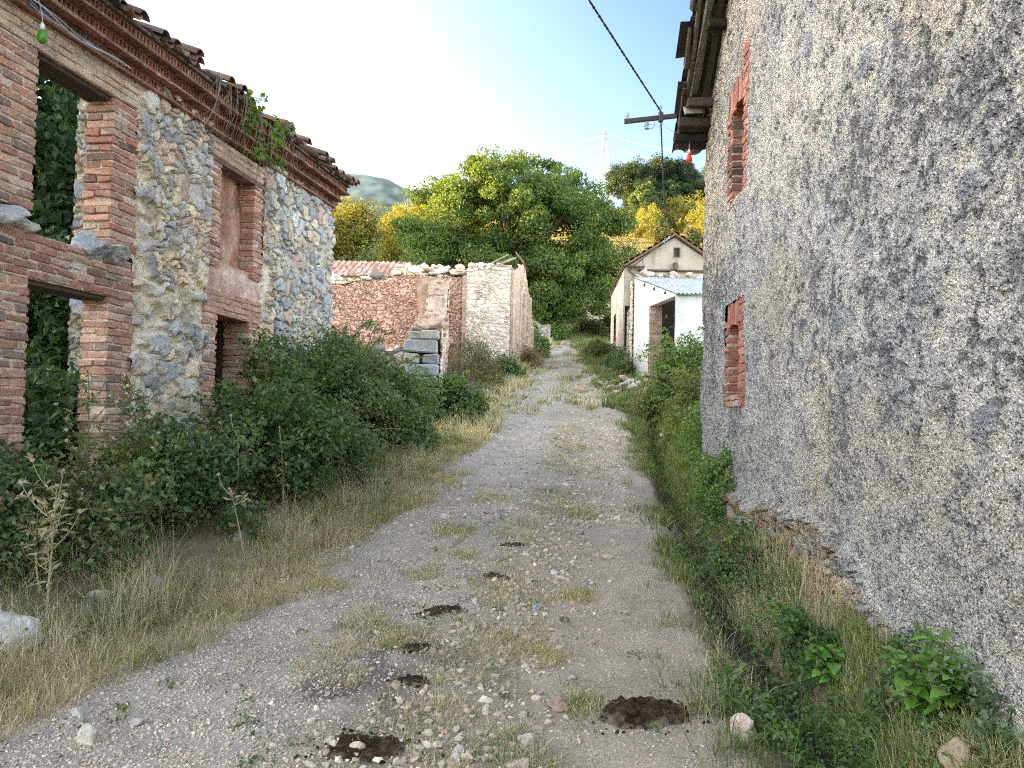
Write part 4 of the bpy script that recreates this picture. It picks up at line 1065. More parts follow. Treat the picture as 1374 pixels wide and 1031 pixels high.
m.build('cross_wall', M_STONE, ruin)
FKf = Frame((-2.40, 17.0, 0), (1, 0, 0), (0, -1, 0)); r = np.random.default_rng(9)
zz = 1.3; C_ = []; H_ = []; K_ = []; rowh = [.24, .26, .25, .24, .26, .24, .30, .22]
for i, h in enumerate(rowh):
    cuts = ([0, .38, .78] if i % 2 else [0, .78]) if i < 7 else [.08, .36, .76]
    for p, q in zip(cuts[:-1], cuts[1:]):
        C_.append(FKf((p+q)/2+r.normal(0, .02), -.12+r.normal(0, .015), zz+h/2)); H_.append([(q-p)/2-.012, .24, h/2-.012]); K_.append(np.array([(.36, .38, .40), (.42, .42, .42), (.33, .34, .36), (.46, .42, .36)][r.integers(4)])*r.uniform(.85, 1.1))
    zz += h
m = MB(); cboxes(m, np.array(C_), np.array(H_), FKf.axes, np.array(K_), .03, .016, r); m.build('block_pier', M_ROCK, ruin)
# low broken front wall of the ruin, half swallowed by brambles
FLw = Frame((-5.2, 19.3, 0), unit(np.array([2.9, -1.6, 0])), unit(np.array([-1.6, -2.9, 0])))
m = MB(); wall_face(m, FLw, 0, 3.2, 1.3, 3.2, .03, 226, cw=.42, ch=.2, palette=STONE_PAL, mort=(.36, .30, .24), amp=.06, top=lambda a: 3.22-.08*a+topn(a, 227, .1, 3))
FLw.box(m, .02, 3.15, -.4, -.03, 1.2, 2.9, (.3, .27, .24), .02); m.build('front_wall', M_STONE, ruin)
# heap of fallen earth and rubble inside the ruin
x = np.linspace(-6.4, -1.9, 70); y = np.linspace(18.6, 25.5, 70); A, Y_ = np.meshgrid(x, y, indexing='ij')
hz = 2.55+.95*sstep(19, 25, Y_)*(.5+.5*fbm(A*.8, Y_*.8, 228))+.75*np.exp(-((A+2.5)/.6)**2)*sstep(17, 21, Y_)+.15*fbm(A*4, Y_*4, 229)-1.2*sstep(20, 18.5, Y_)
HEAPC = mixc((.50, .34, .25), (.58, .50, .34), fbm(A*2, Y_*2, 230))*(.5+.9*fbm(A*7, Y_*7, 231))[..., None]
m = MB(); m.add(np.stack([A, Y_, hz], -1).reshape(-1, 3), gridq(70, 70), None, HEAPC.reshape(-1, 3))
hr_ = np.random.default_rng(44); ia, ib = hr_.integers(0, 70, 420), hr_.integers(0, 70, 420); stones(m, np.stack([A, Y_, hz], -1)[ia, ib]+[0, 0, .02], hr_.uniform(.03, .12, 420), pal(RED+PALE[:2], hr_.uniform(0, 1, 420), .2)*.8, 1, .6, .4, 26, .4, hr_)

stones(m, np.stack([r.uniform(-6, -2.2, 60), r.uniform(19.5, 25, 60), np.full(60, 3.5)], 1)*[1, 1, 0]+np.stack([np.zeros(60), np.zeros(60), r.uniform(2.6, 3.2, 60)], 1), r.uniform(.06, .16, 60), pal(PALE+RED, r.uniform(0, 1, 60)), 1, .6, .4, 25)
m.build('rubble_heap', M_MUD, ruin)
plank = MB(); ax = np.array([[.95, .1, .28], [-.1, .99, 0], [-.28, 0, .95]]); cboxes(plank, [(-3.98, 18.4, 3.18)], [[.24, .06, .03]], ax, (.50, .53, .56), .004)
tag(plank.build('plank', M_WOOD), 'pale grey plank lying on the rubble next to the left house corner', 'plank')

# low building with a tiled roof behind the ruin
low = thing('outbuilding', 'low outbuilding with a faded red tile roof behind the red ruin', 'outbuilding', (-7, 33, 4.5))
FO = Frame((-11, 31.5, 0), (1, 0, 0), (0, -1, 0))
m = MB(); wall_face(m, FO, 0, 6.2, 3.5, 7.0, .05, 241, cw=.3, ch=.16, palette=PALE, mort=(.56, .42, .30), amp=.03); FO.box(m, 0.02, 6.2, -4, -.04, 3.4, 6.95, (.54, .40, .29), .02); m.build('wall', M_STONE, low)
m = MB(); sl = math.atan2(.95, 2.2)
for i, a in enumerate(np.arange(-.1, 6.4, .24)):
    for row in range(7):
        t = row*.36
        barrel(m, FO, a+rng.normal(0, .015), .15-t*math.cos(sl), 6.93+t*math.sin(sl), .42, .10, .09, sl, True, pal([(.52, .28, .20), (.58, .36, .27), (.48, .24, .17), (.62, .46, .38), (.55, .32, .24)], rng.uniform()), rng.normal(0, .03), k=5)
FO.box(m, -.1, 6.35, -.6, .1, 6.90, 6.95, (.45, .26, .18), .01)
pts = FO([-.1, 6.35, 6.35, -.1], [.15, .15, -2.4, -2.4], [6.9, 6.9, 7.98, 7.98]); m.add(pts, [[0, 1, 2, 3]], None, (.4, .22, .16))
m.build('roof', M_TILE, low)
post = MB(); tube(post, [(-4.75, 26.9, 5.2), (-4.9, 26.9, 6.5)], [.09, .08], (.35, .27, .2), 8); tag(post.build('wooden_post', M_WOOD), 'short leaning wooden post behind the red rubble wall', 'post')

# ================================================================== gabled house with the whitewashed lean-to
GH = thing('gabled_house', 'beige rendered house with a tiled gable roof and small attic window', 'house', (5.4, 27, 3))
FG = Frame((3.72, 25.8, 0), (1, 0, 0), (0, -1, 0))
gt = lambda a: np.where(a < 1.67, 6.42+a*.65, 6.42+(3.34-a)*.65)
def render_face(mb, fr, a0, a1, z0, top, step, seed, cols, holes=(), amp=.02, stain=(.40, .33, .25)):
    a = np.arange(a0, a1+step*.5, step); v = np.linspace(0, 1, int(4.5/step)); A, V = np.meshgrid(a, v, indexing='ij')
    T = top(a); Z = z0+V*(T[:, None]-z0)
    c = mixc(cols[0], cols[1], fbm(A*1.2, Z*1.2, seed, 4)); c = mixc(c, np.broadcast_to(stain, c.shape), sstep(.55, .75, fbm(A*2.5, Z*.9, seed+1, 4))*.5)
    c = c*(.9+.2*fbm(A*9, Z*9, seed+2, 3))[..., None]
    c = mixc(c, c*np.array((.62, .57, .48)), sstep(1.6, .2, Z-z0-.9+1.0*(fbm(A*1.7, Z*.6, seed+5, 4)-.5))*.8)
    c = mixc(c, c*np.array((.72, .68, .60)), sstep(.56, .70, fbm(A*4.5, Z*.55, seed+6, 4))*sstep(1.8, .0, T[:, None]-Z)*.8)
    mA = (A[:-1, :-1]+A[1:, 1:])/2; mZ = (Z[:-1, :-1]+Z[1:, 1:])/2; keep = np.ones(mA.shape, bool)
    for (p, q, e, f) in holes: keep &= ~((mA > p) & (mA < q) & (mZ > e) & (mZ < f))
    mb.add(fr(A, amp*(fbm(A*2, Z*2, seed+3, 4)-.5), Z).reshape(-1, 3), gridq(len(a), len(v), keep), None, c.reshape(-1, 3))
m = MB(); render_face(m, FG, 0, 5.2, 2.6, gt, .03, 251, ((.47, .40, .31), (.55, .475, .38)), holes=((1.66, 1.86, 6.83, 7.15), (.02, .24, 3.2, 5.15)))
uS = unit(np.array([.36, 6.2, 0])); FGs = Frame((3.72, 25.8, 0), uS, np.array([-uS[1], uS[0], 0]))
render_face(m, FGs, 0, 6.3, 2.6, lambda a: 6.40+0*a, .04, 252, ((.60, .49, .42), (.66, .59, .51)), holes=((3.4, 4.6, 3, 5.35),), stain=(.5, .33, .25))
m.add(FG([0, 5.2, 5.2, 0], [-.12, -.12, -.12, -.12], [2.6, 2.6, 5.0, 6.3]), [[0, 1, 2, 3]], None, (.08, .07, .06))
m.add(FGs([3, 5, 5, 3], [-.15]*4, [2.6, 2.6, 6, 6]), [[0, 1, 2, 3]], None, (.03, .025, .02))
m.build('rendered_wall', M_PLASTER, GH)
m = MB(); wall_face(m, Frame((3.72, 25.76, 0), (1, 0, 0), (0, -1, 0)), .10, .34, 2.6, 5.25, .03, 253, cw=.2, ch=.14, palette=PALE, mort=(.50, .40, .30), top=lambda a: 5.25-2.2*np.abs(a-.27)); m.build('bare_stonework', M_STONE, GH)
wn = thing('window', None, None); wn.parent = GH; wn.location = Vector((5.48, 25.75, 7))-GH.location
m = MB()
for (p, q, e, f) in ((1.64, 1.67, 6.81, 7.17), (1.85, 1.88, 6.81, 7.17), (1.67, 1.85, 6.81, 6.84), (1.67, 1.85, 7.14, 7.17)): FG.box(m, p, q, -.08, .02, e, f, (.30, .24, .18), .003)
m.build('frame', M_WOOD, wn)
m = MB(); FG.box(m, 1.67, 1.85, -.09, -.07, 6.84, 7.14, (.03, .03, .035), .001); m.build('pane', M_METAL, wn)
m = MB()
for k in range(3): m = MB(); tube(m, FG(np.full(2, 1.72+.04*k), np.full(2, -.02), np.array([6.84, 7.14])), .007, (.12, .1, .09), 5); m.build('bar', M_METAL, wn)
m = MB()
for s, sgn in ((0, 1), (1, -1)):
    ax = unit(np.array([1, 0, .65*sgn])); zz_ = np.cross(ax, (0, 1, 0)); zz_ = zz_ if zz_[2] > 0 else -zz_
    cx_ = FG(.87 if s == 0 else 2.5, -3.1, 7.02)+np.array([.17, 0, 0]); ya_ = unit(np.array([.36, 6.2, 0])); cboxes(m, [cx_+zz_*.03], [[1.03 if s == 0 else 1.16, 3.3, .03]], np.stack([ax, ya_, np.cross(ax, ya_)]), (.25, .16, .11), .01)
    for i in range(9):
        for j in range(1):
            t = (i-4)*.235; p = cx_+ax*t+zz_*.05
            vs = []; ang = np.linspace(-PI*.45, PI*.45, 6)
            for yy in (-3.34, 3.2): vs.append(p+ya_*yy+np.sin(ang)[:, None]*ax*.11+(np.cos(ang)*.07)[:, None]*zz_)
            m.add(np.concatenate(vs), np.stack([np.arange(5), np.arange(1, 6), np.arange(7, 12), np.arange(6, 11)], 1), None, pal(TP, rng.uniform())*1.5)
m.build('roof', M_TILE, GH)
m = MB()
FG.box(m, .45, 5.2, -.05, .10, 6.33, 6.40, (.13, .10, .08), .01, .006); m.build('old_roof_beam', M_WOOD, GH)
m = MB(); FG.box(m, 1.62, 1.76, .0, .22, 6.40, 6.62, (.15, .11, .08), .01, .01); m.build('beam_stub', M_WOOD, GH)
m = MB(); FG.box(m, .05, .62, .1, .25, 6.40, 6.50, (.11, .085, .07), .02, .02); m.build('beam_stub', M_WOOD, GH)
r = np.random.default_rng(31)
m = MB(); n = 40; stones(m, FG(r.uniform(.4, 4.5, n), r.uniform(0, .3, n), 6.17+r.uniform(-.06, .10, n)), r.uniform(.08, .19, n), pal(PALE+[(.5, .36, .27)], r.uniform(0, 1, n)), 1, .5, .4, 27); FG.box(m, .3, 4.6, -.05, .15, 5.95, 6.2, (.5, .42, .33), .02, .01); m.build('wall_ledge', M_ROCK, GH)
m = MB(); tube(m, [FG(.10, .05, 6.33), FG(1.12, .55, 7.16)], .016, (.06, .05, .05), 6); tube(m, [FG(.12, .3, 6.30), FG(.4, .5, 6.0)], .02, (.07, .06, .05), 6); tube(m, [FG(.62, .02, 6.5), FG(.55, .35, 6.7)], .012, (.06, .05, .05), 6); tube(m, [FG(.1, .05, 6.34), FG(.35, .55, 5.96)], .018, (.07, .06, .05), 6)
m.build('bracket', M_METAL, GH)
m = MB()
for k in range(3): m = MB(); ins(m, GI+[-.06+.08*k, .02*k, -.06+.07*k], .9); m.build('insulator', M_INSUL, GH, True)

LT = thing('lean_to', 'whitewashed lean-to with a corrugated roof and dark brick doorway against the beige gable', 'lean-to', (4.6, 23, 2.5))
pA, pB = np.array([3.97, 25.2, 0]), np.array([4.49, 21.2, 0]); uW = unit(pB-pA); nW = np.array([uW[1], -uW[0], 0]); nW = nW if nW[0] < 0 else -nW
FWl = Frame(pA, uW, nW); LW = np.linalg.norm(pB-pA)
tw = lambda a: 5.97-a*(1.09/LW)
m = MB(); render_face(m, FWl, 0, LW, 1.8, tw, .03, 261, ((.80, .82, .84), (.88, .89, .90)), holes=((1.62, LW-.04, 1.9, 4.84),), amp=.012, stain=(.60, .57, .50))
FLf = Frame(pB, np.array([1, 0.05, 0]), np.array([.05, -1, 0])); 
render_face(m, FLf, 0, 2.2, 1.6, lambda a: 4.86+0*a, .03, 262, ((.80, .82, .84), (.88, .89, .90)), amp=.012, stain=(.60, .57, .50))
FWl.box(m, .02, 1.62, -.3, -.02, 1.8, 5.3, (.8, .8, .8), .01); FWl.box(m, 1.60, LW, -.3, -.02, 4.86, 4.9, (.8, .8, .8), .01)
m.build('whitewashed_wall', M_PLASTER, LT)
m = MB(); brickwork(m, FWl, 1.50, 1.68, 1.8, 4.84, -.40, -.015, 263, ch=.11, palette=[(.40, .2, .14), (.46, .28, .2), (.36, .16, .11), (.52, .42, .36)], mort=(.55, .48, .4)); m.build('brick_jamb', M_BRICK, LT)
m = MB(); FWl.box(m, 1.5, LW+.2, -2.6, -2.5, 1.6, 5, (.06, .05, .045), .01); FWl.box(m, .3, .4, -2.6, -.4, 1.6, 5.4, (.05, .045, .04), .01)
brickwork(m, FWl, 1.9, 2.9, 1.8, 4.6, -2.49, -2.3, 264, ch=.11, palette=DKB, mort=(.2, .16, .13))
m.build('dark_interior', M_BRICK, LT)
FSt = Frame(FWl(-.02, .0, 0), nW*-1+uW*0, -uW)
m = MB(); wall_face(m, Frame(FWl(-.28, .03, 0), uW, nW), 0, .30, 1.9, 5.9, .025, 265, cw=.2, ch=.13, palette=PALE, mort=(.5, .42, .33), amp=.05); FWl.box(m, -.27, .0, -.4, .0, 1.9, 5.9, (.48, .4, .31), .02); m.build('stone_edge', M_STONE, LT)
# corrugated sheet: corrugations run down the slope
uC = unit(np.array([0, -1, -.26])); a = np.linspace(-.1, 2.4, 200); t = np.linspace(-.1, 4.35, 24); A, T = np.meshgrid(a, t, indexing='ij')
Xc = 4.02+A+T*(.50/4.1)*.98; Pc = np.stack([Xc, 25.25-T*.966, 6.02-T*.262+.024*np.cos(A*2*PI/.115)+.01*np.sin(A*3+T)], -1)
sh = mixc((.27, .33, .39), (.38, .43, .48), fbm(A*4, T*.8, 266, 4)); sh = mixc(sh, np.broadcast_to((.34, .33, .31), sh.shape), sstep(.55, .7, fbm(A*2, T*1.2, 267, 4))*.6)
m = MB(); m.add(Pc.reshape(-1, 3), gridq(200, 24), None, sh.reshape(-1, 3)); m.add((Pc-[0, 0, .012]).reshape(-1, 3), gridq(200, 24)[:, ::-1], None, sh.reshape(-1, 3)*.8); m.build('corrugated_roof', M_CORR, LT, True)
m = MB()
for k in range(3): FWl.box(m, 1.1+k*1.0, 1.22+k*1.0, -.2, .04, tw(1.1+k)-.13, tw(1.1+k)-.05, (.08, .06, .05), .005); m.build('rafter_end', M_WOOD, LT); m = MB()

# ruined wall stubs farther up the lane
def stub(name, label, x, y, w, h, d, seed, palette=PALE, zoff=0, ang=0.):
    z = tz(x, y)+zoff; t = thing(name, label, 'ruined wall', (x, y, z)); u = np.array([math.cos(ang), math.sin(ang), 0]); f = Frame((x-w/2*u[0], y-w/2*u[1], 0), u, (u[1], -u[0], 0))
    m = MB(); wall_face(m, f, 0, w, z-.3, z+h, .05, seed, cw=.3, ch=.18, palette=palette, mort=(.56, .48, .38), amp=.05, top=lambda a: z+h*(1-.25*a/w)+topn(a, seed+1, .15, 3))
    f.box(m, .03, w-.02, -d, -.05, z-.3, z+h*.72, (.5, .43, .34), .03); m.build('masonry', M_STONE, t); return t
stub('ruined_wall', 'narrow standing fragment of stone wall under the overhanging walnut branches', 4.95, 47.5, .75, 2.0, .5, 281)
stub('ruined_wall', 'broken wall with pale ochre plaster behind the standing fragment', 6.2, 52, 2.2, 1.7, .5, 282, [(.62, .50, .34), (.66, .56, .40)])
stub('ruined_wall', 'low grey wall remnant at the foot of the walnut beside the lane', 1.35, 39, 1.1, 1.1, .6, 283, STONE_PAL)

# ================================================================== lattice pylon with its lines
py = thing('electricity_pylon', 'pale steel lattice pylon standing behind the pines on the hill', 'pylon', (25.5, 220, 50))
PT, PB = np.array((25.5, 220, 83.)), np.array((25.5, 220, tz(25.5, 220)))
m = MB(); Hh = PT[2]-PB[2]
def leg(k, t): 
    w = np.interp(t, [0, .75, 1], [2.6, 1.0, .25]); return PB+np.array([(-1, 1, 1, -1)[k]*w, (-1, -1, 1, 1)[k]*w, Hh*t])
cP = (.36, .41, .47)
for k in range(4):
    tube(m, [leg(k, t) for t in np.linspace(0, 1, 12)], .15, cP, 4)
    ts = np.linspace(0, 1, 15)
    for i in range(14):
        tube(m, [leg(k, ts[i]), leg((k+1) % 4, ts[i+1])], .09, cP, 4, False); tube(m, [leg((k+1) % 4, ts[i]), leg(k, ts[i+1])], .09, cP, 4, False)
m.build('lattice', M_METAL, py)
m = MB()
for t, w in ((.72, 1.), (.82, 1.), (.92, .9)):
    c = PB+np.array([0, 0, Hh*t])
    for s in (-1, 1):
        m = MB()
        for dz in (0, .9): tube(m, [c+[0, -.4, dz], c+[s*3.2*w, -.4-1.0*s, .2]], .11, cP, 4)
        m.build('crossarm', M_METAL, py)
for t, nm in ((.72, 'lowest'), (.82, 'middle'), (.92, 'topmost')):
    c = PB+np.array([0, 0, Hh*t])
    m = MB(); tube(m, sag(c+[3, -1.2, 0], (62, 165, 57+(t-.72)*30), 4, 30), .045, (.38, .41, .45), 4); tube(m, sag(c+[-3, .6, 0], (-60, 290, 92+(t-.72)*30), 5, 30), .045, (.38, .41, .45), 4)
    tag(m.build('power_line', M_METAL), nm + ' of the thin power lines strung from the lattice pylon', 'power line')

# ================================================================== trees
WAL = [(.18, .23, .05), (.12, .20, .05), (.12, .20, .055), (.08, .145, .04), (.14, .225, .065), (.09, .16, .055), (.065, .115, .035), (.16, .21, .06)]
r = np.random.default_rng(77)
def ell(cs, n, r, inner=.45):
    out = []; rad = []
    for (x, y, z, rx, ry_, rz, k) in cs:
        d = unit(r.normal(size=(k, 3))); s = (inner+(1-inner)*r.uniform(0, 1, k)**.5)
        f = .82+.36*fbm3(d[:, 0]*2+x, d[:, 1]*2, d[:, 2]*2, int(abs(x)*10)+3)
        out.append(np.array([x, y, z])+d*np.array([rx, ry_, rz])*(s*f)[:, None]); rad.append(np.full(k, 1.))
    return np.concatenate(out)
def px(x, y, D):                      # metres for a point seen at that bearing, used only as a table of survey points
    return None
cl = ell([(-1.9, 42, 11.6, 4.3, 4.2, 2.9, 90), (2.4, 41.5, 11.6, 3.7, 4.0, 2.9, 90), (-.1, 42, 13.9, 2.9, 3, 1.5, 34), (-4.2, 41.5, 9.9, 2.0, 3, 1.6, 30), (-3.6, 42, 12.2, 2.0, 2.6, 1.9, 34), (-2.2, 42, 13.9, 2.0, 2.4, 1.3, 26),
          (-1.8, 41, 9.3, 3.0, 3.2, 1.6, 42), (3.3, 40.6, 8.7, 2.5, 2.7, 2.0, 50), (1.3, 40, 8.0, 1.7, 2.2, 1.6, 24), (4.9, 41, 10.6, 1.7, 2.5, 2.2, 26), (2.0, 40.2, 7.2, 1.6, 1.6, .9, 14), (2.2, 42.5, 11.4, 3.0, 2.6, 2.6, 60), (.2, 42.5, 10.6, 2.6, 2.6, 2.4, 40)], 0, r)
sp_ = np.concatenate([np.array(q)+r.normal(0, .38, (3, 3)) for q in ((3.0, 42, 14.4), (.9, 42, 15.0), (-1.7, 42, 14.9), (-.4, 42, 15.2), (1.9, 42, 14.6), (4.9, 40, 7.4), (4.5, 40, 6.9), (6.0, 41, 9.4), (-5.9, 41.5, 11.3))])
cl = np.concatenate([cl, sp_])
cr = r.uniform(.5, 1.05, len(cl)); cr[-len(sp_):] = r.uniform(.35, .7, len(sp_))
cr3 = np.stack([cr, cr, cr*.66], 1)
tree('walnut_tree', 'huge spreading walnut tree overhanging the lane with its top lit yellow by the sun', .7, 43, 3.0, cl, cr3, 215, .17, WAL, 78,
     [(-3.5, 42, 12), (-1.2, 42, 13.6), (1.0, 42, 14), (3, 41.5, 12.5), (3.6, 41, 9.6), (-3.6, 41.5, 10), (-.5, 40.5, 11)], .42, nb=110, droop=.5)
YEL = [(.24, .28, .04), (.28, .30, .05), (.18, .22, .04), (.22, .26, .06), (.31, .31, .07)]
# sunlit trees behind and left of the walnut
def smalltree(name, label, x, y, R, K, nl, L, palette, seed, hz=None, group=None, trunk=True, cat='tree', thk=.35):
    r = np.random.default_rng(seed); z = tz(x, y); h = hz or R[2]*1.5
    c = ell([(x, y, z+h, R[0], R[1], R[2], K)], 0, r, .3)
    return tree(name, label, x, y, max(h-R[2]*.6, .4), c, r.uniform(.7, 1.3, len(c))*thk*min(R), nl, L, palette, seed+1, [c[i] for i in range(4)], max(.05, R[2]*.05), group, cat, nb=12)
smalltree('poplar_tree', 'tall loose tree glowing yellow just left of the walnut crown', -8.0, 68, (3.0, 3, 3.0), 60, 150, .24, YEL, 301, 5.2)
smalltree('poplar_tree', 'small yellow sunlit tree between the hill shrubs and the tall loose tree', -11.0, 74, (2.0, 2, 2.0), 36, 120, .24, YEL, 302, 4.6)
smalltree('bush', 'wide bush with a sunlit yellow top behind the tiled outbuilding', -14.2, 66, (3.2, 3, 3.3), 80, 190, .26, [(.20, .20, .03), (.24, .22, .035), (.14, .16, .035)], 303, 4.3, cat='bush')
smalltree('bush', 'dark green bush in shade above the faded red tile roof', -10.2, 60, (3.6, 3, 2.8), 46, 120, .24, BR_PAL, 304, 2.6, cat='bush')
smalltree('bush', 'low dark bush at the left edge of the tiled outbuilding', -17.5, 60, (3.6, 3, 2.6), 46, 120, .24, BR_PAL, 305, 2.4, cat='bush')
smalltree('bush', 'round yellow bush at the foot of the tall loose tree', -7.6, 58, (2.8, 2, 2.8), 60, 160, .22, [(.17, .19, .035), (.22, .2, .04)], 306, 4.4, cat='bush')
PINE = [(.035, .075, .04), (.03, .062, .036), (.05, .085, .045), (.07, .10, .045)]
for i, (x, y, R, h, lab) in enumerate(((21.8, 148, (4.6, 5, 3.2), 5.0, 'leftmost dark pine on the hill crest beside the pylon'), (27.2, 150, (5.6, 5, 3.9), 5.2, 'broad dark pine at the top of the hill behind the vertical cable'), (31.8, 150, (4.6, 5, 3.4), 4.6, 'rightmost dark pine at the end of the crest group'),
        (24.4, 144, (4.2, 4, 2.6), 2.4, 'low dark pine filling the gap under the crest group'), (29.6, 143, (4.4, 4, 2.4), 2.2, 'low dark pine beneath the broad pine'), (34.6, 146, (3.6, 4, 2.4), 2.4, 'small dark pine just left of the roughcast corner'))):
    smalltree('pine_tree', lab, x, y, R, 80, 170, .40, PINE, 310+i, h, 'pines on the hill crest', thk=.34)
for i, (x, y, R, h, lab) in enumerate(((38.0, 155, (5, 4, 3.0), 3.0, 'pale green rounded tree right of the pines'), (40.5, 160, (4, 4, 3.6), 4.2, 'grey green tree on the crest against the roughcast corner'), (20.5, 118, (2.6, 2, 3.0), 3.6, 'green tree half hidden behind the walnut on its right'))):
    smalltree('hill_tree', lab, x, y, R, 40, 110, .40, [(.09, .14, .06), (.11, .16, .07), (.08, .12, .06)], 320+i, h)
YS = [(.28, .27, .05), (.32, .30, .06), (.24, .25, .06), (.18, .21, .06)]
hill = [(19.6, 112, 1.8, 1.9, 1, 'yellow sunlit shrub on the slope next to the walnut'), (21.2, 116, 1.5, 2.2, 1, 'slender yellow shrub under the pines'), (23.6, 118, 1.5, 2.6, 1, 'pointed yellow tree below the vertical cable'), (25.4, 118, 1.4, 2.6, 1, 'pointed yellow tree right of the vertical cable'),
        (20.6, 104, 1.5, 1.5, 0, 'dark round shrub in the ochre clearing'), (27.0, 121, 1.8, 1.9, 0, 'dark green shrub between yellow shrubs on the slope'), (27.5, 112, 2.2, 2.1, 1, 'broad yellow shrub by the roughcast wall corner'), (25.0, 100, 1.8, 1.7, 1, 'low yellow shrub above the gable roof'),
        (26.6, 104, 2.2, 2.4, 1, 'tall yellow shrub at the far right of the slope'), (21.6, 92, 1.6, 1.4, 0, 'dark shrub just over the gable ridge'), (24.0, 92, 1.6, 1.8, 2, 'olive shrub right of the gable ridge'), (18.6, 98, 1.7, 1.5, 2, 'olive shrub at the edge of the walnut'),
        (-15.5, 96, 1.8, 1.5, 1, 'yellow shrub on the slope above the wide bush'), (-18.5, 100, 2.0, 1.4, 1, 'yellow shrub near the corner of the brick house'), (-10.5, 98, 2.0, 1.8, 1, 'yellow shrub on the ochre slope before the mountain'), (-13, 88, 1.5, 1.3, 2, 'olive shrub on the ochre slope'),
        (-6.0, 104, 2.2, 2.4, 1, 'yellow shrub at the skyline beside the tall loose tree'), (17.5, 106, 1.7, 2., 1, 'yellow shrub showing past the right side of the walnut'), (29.5, 124, 2.2, 2.4, 1, 'yellow shrub highest on the slope by the wall corner'), (23, 108, 1.1, 1.0, 1, 'small yellow shrub in the middle of the clearing')]
for i, (x, y, w, h, k, lab) in enumerate(hill):
    smalltree('shrub', lab, x, y, (w, w, h), 26, 90, .27, [PINE, YS, [(.14, .15, .05), (.18, .17, .06), (.11, .12, .045)]][k], 340+i, h*.9, cat='shrub')

# ================================================================== brambles and weeds along the left house
IVY = [(.045, .095, .04), (.06, .12, .045), (.035, .075, .03), (.07, .13, .05), (.04, .085, .045)]
def thicket(name, label, cat, boxes, nl, L, palette, seed, clr=.35, group=None):
    r = np.random.default_rng(seed); b0 = boxes[0]
    t = thing(name, label, cat, ((b0[0]+b0[1])/2, (b0[2]+b0[3])/2, b0[4]), group)
    cl = np.concatenate([np.stack([r.uniform(b[0], b[1], b[6]), r.uniform(b[2], b[3], b[6]), r.uniform(b[4], b[5], b[6])], 1) for b in boxes])
    m = MB(); leaf_cloud(m, cl, r.uniform(.7, 1.2, len(cl))*clr, nl, L, L*.75, palette, r, droop=.6, up=.2); m.build('foliage', M_LEAF, t)
    m = MB()
    for i in range(24):
        c = cl[r.integers(len(cl))]; tube(m, bez((c[0]+r.normal(0, .3), c[1]+r.normal(0, .3), b0[4]), c-[0, 0, .6], c, 8), np.linspace(.015, .005, 8), (.14, .11, .07), 5, False)
    m.build('stem', M_BARK, t); return t
thicket('ivy_thicket', 'dark ivy thicket filling the inside of the brick house behind the empty windows', 'ivy', [(-6.4, -5.05, 8.9, 11, .5, 3.4, 95), (-7.6, -5.6, 9.4, 12, 2.5, 6.4, 110), (-5.3, -4.5, 7.4, 8.6, .6, 1.7, 26)], 150, .11, IVY, 401)
thicket('fig_tree', 'leafy bright green tree growing inside the roofless brick house', 'tree', [(-8.6, -5.9, 10.5, 13.5, 3.4, 7.0, 90)], 120, .14, [(.10, .17, .05), (.12, .20, .06), (.08, .14, .045)], 402, .45)

BUSH = [
 # x, y, (rx, ry, rz), clumps, leaves, leaf length, dead canes, label
 (-3.62, 6.05, (.75, .8, .72), 56, 150, .060, 3, 'dark bramble bush at the left edge below the near brick pier', 0),
 (-3.30, 7.6, (.8, .8, .86), 60, 150, .060, 3, 'bramble bush in front of the brick pier between window openings', 0),
 (-2.95, 9.0, (.85, .85, 1.05), 74, 170, .058, 6, 'bramble bush under the pale patch of rubble wall', 0),
 (-2.62, 10.1, (.75, .8, 1.05), 70, 170, .058, 26, 'bramble bush with grey dead canes on its lane side', 0),
 (-3.25, 10.6, (.45, .6, 1.55), 44, 160, .058, 2, 'bramble growing up into the lower doorway of the stone house', 0),
 (-2.70, 12.0, (.80, .9, 1.95), 96, 180, .060, 8, 'tallest bramble bush with pale blossom at the far corner of the house', 26),
 (-1.95, 12.9, (.70, .9, 1.25), 74, 170, .060, 8, 'low wide bramble spilling towards the lane beyond the tall one', 16),
 (-3.35, 14.6, (.8, .8, 1.5), 60, 150, .065, 2, 'lighter green bramble in front of the corner stones', 8),
 (-1.25, 16.7, (.85, .9, 1.05), 70, 150, .07, 4, 'rounded bramble bush standing alone at the lane edge before the block pier', 12),
]
OLV0 = [(.19, .21, .11), (.22, .23, .13), (.15, .18, .085)]
GRN0 = [(.10, .18, .055), (.13, .215, .06), (.09, .155, .05), (.15, .235, .08)]
for i, (x, y, R, K, nl, L, dead, lab, fl) in enumerate(BUSH):
    bramble('bramble_bush', lab, 'bramble', x, y, (R[0]*1.08, R[1]*1.1, R[2]*1.12), int(K*1.15), nl, L*(1.0, 1.1, 1.25, .95, 1.35, 1.0, 1.15, 1.2, 1.)[i], (BR_PAL+OLV0, BR_PAL, BR_PAL+GRN0, BR_PAL, GRN0, BR_PAL+OLV0[:2], BR_PAL+GRN0[:2], GRN0+BR_PAL, BR_PAL+GRN0[:2])[i], 410+i, None, .0, 16, .24 if R[2] < 1.5 else .27, dead, fl, sprays=34)
GRN = [(.12, .21, .06), (.15, .25, .07), (.10, .17, .05), (.18, .27, .09)]
OLV = [(.16, .18, .08), (.19, .19, .10), (.13, .15, .07), (.24, .22, .13)]
bramble('bush', 'feathery olive shrub growing against the pale ruin wall', 'bush', -.95, 21.6, (.75, 1.0, 1.75), 70, 110, .075, OLV, 431, None, 0, 40, .28, 10, 10, .3)
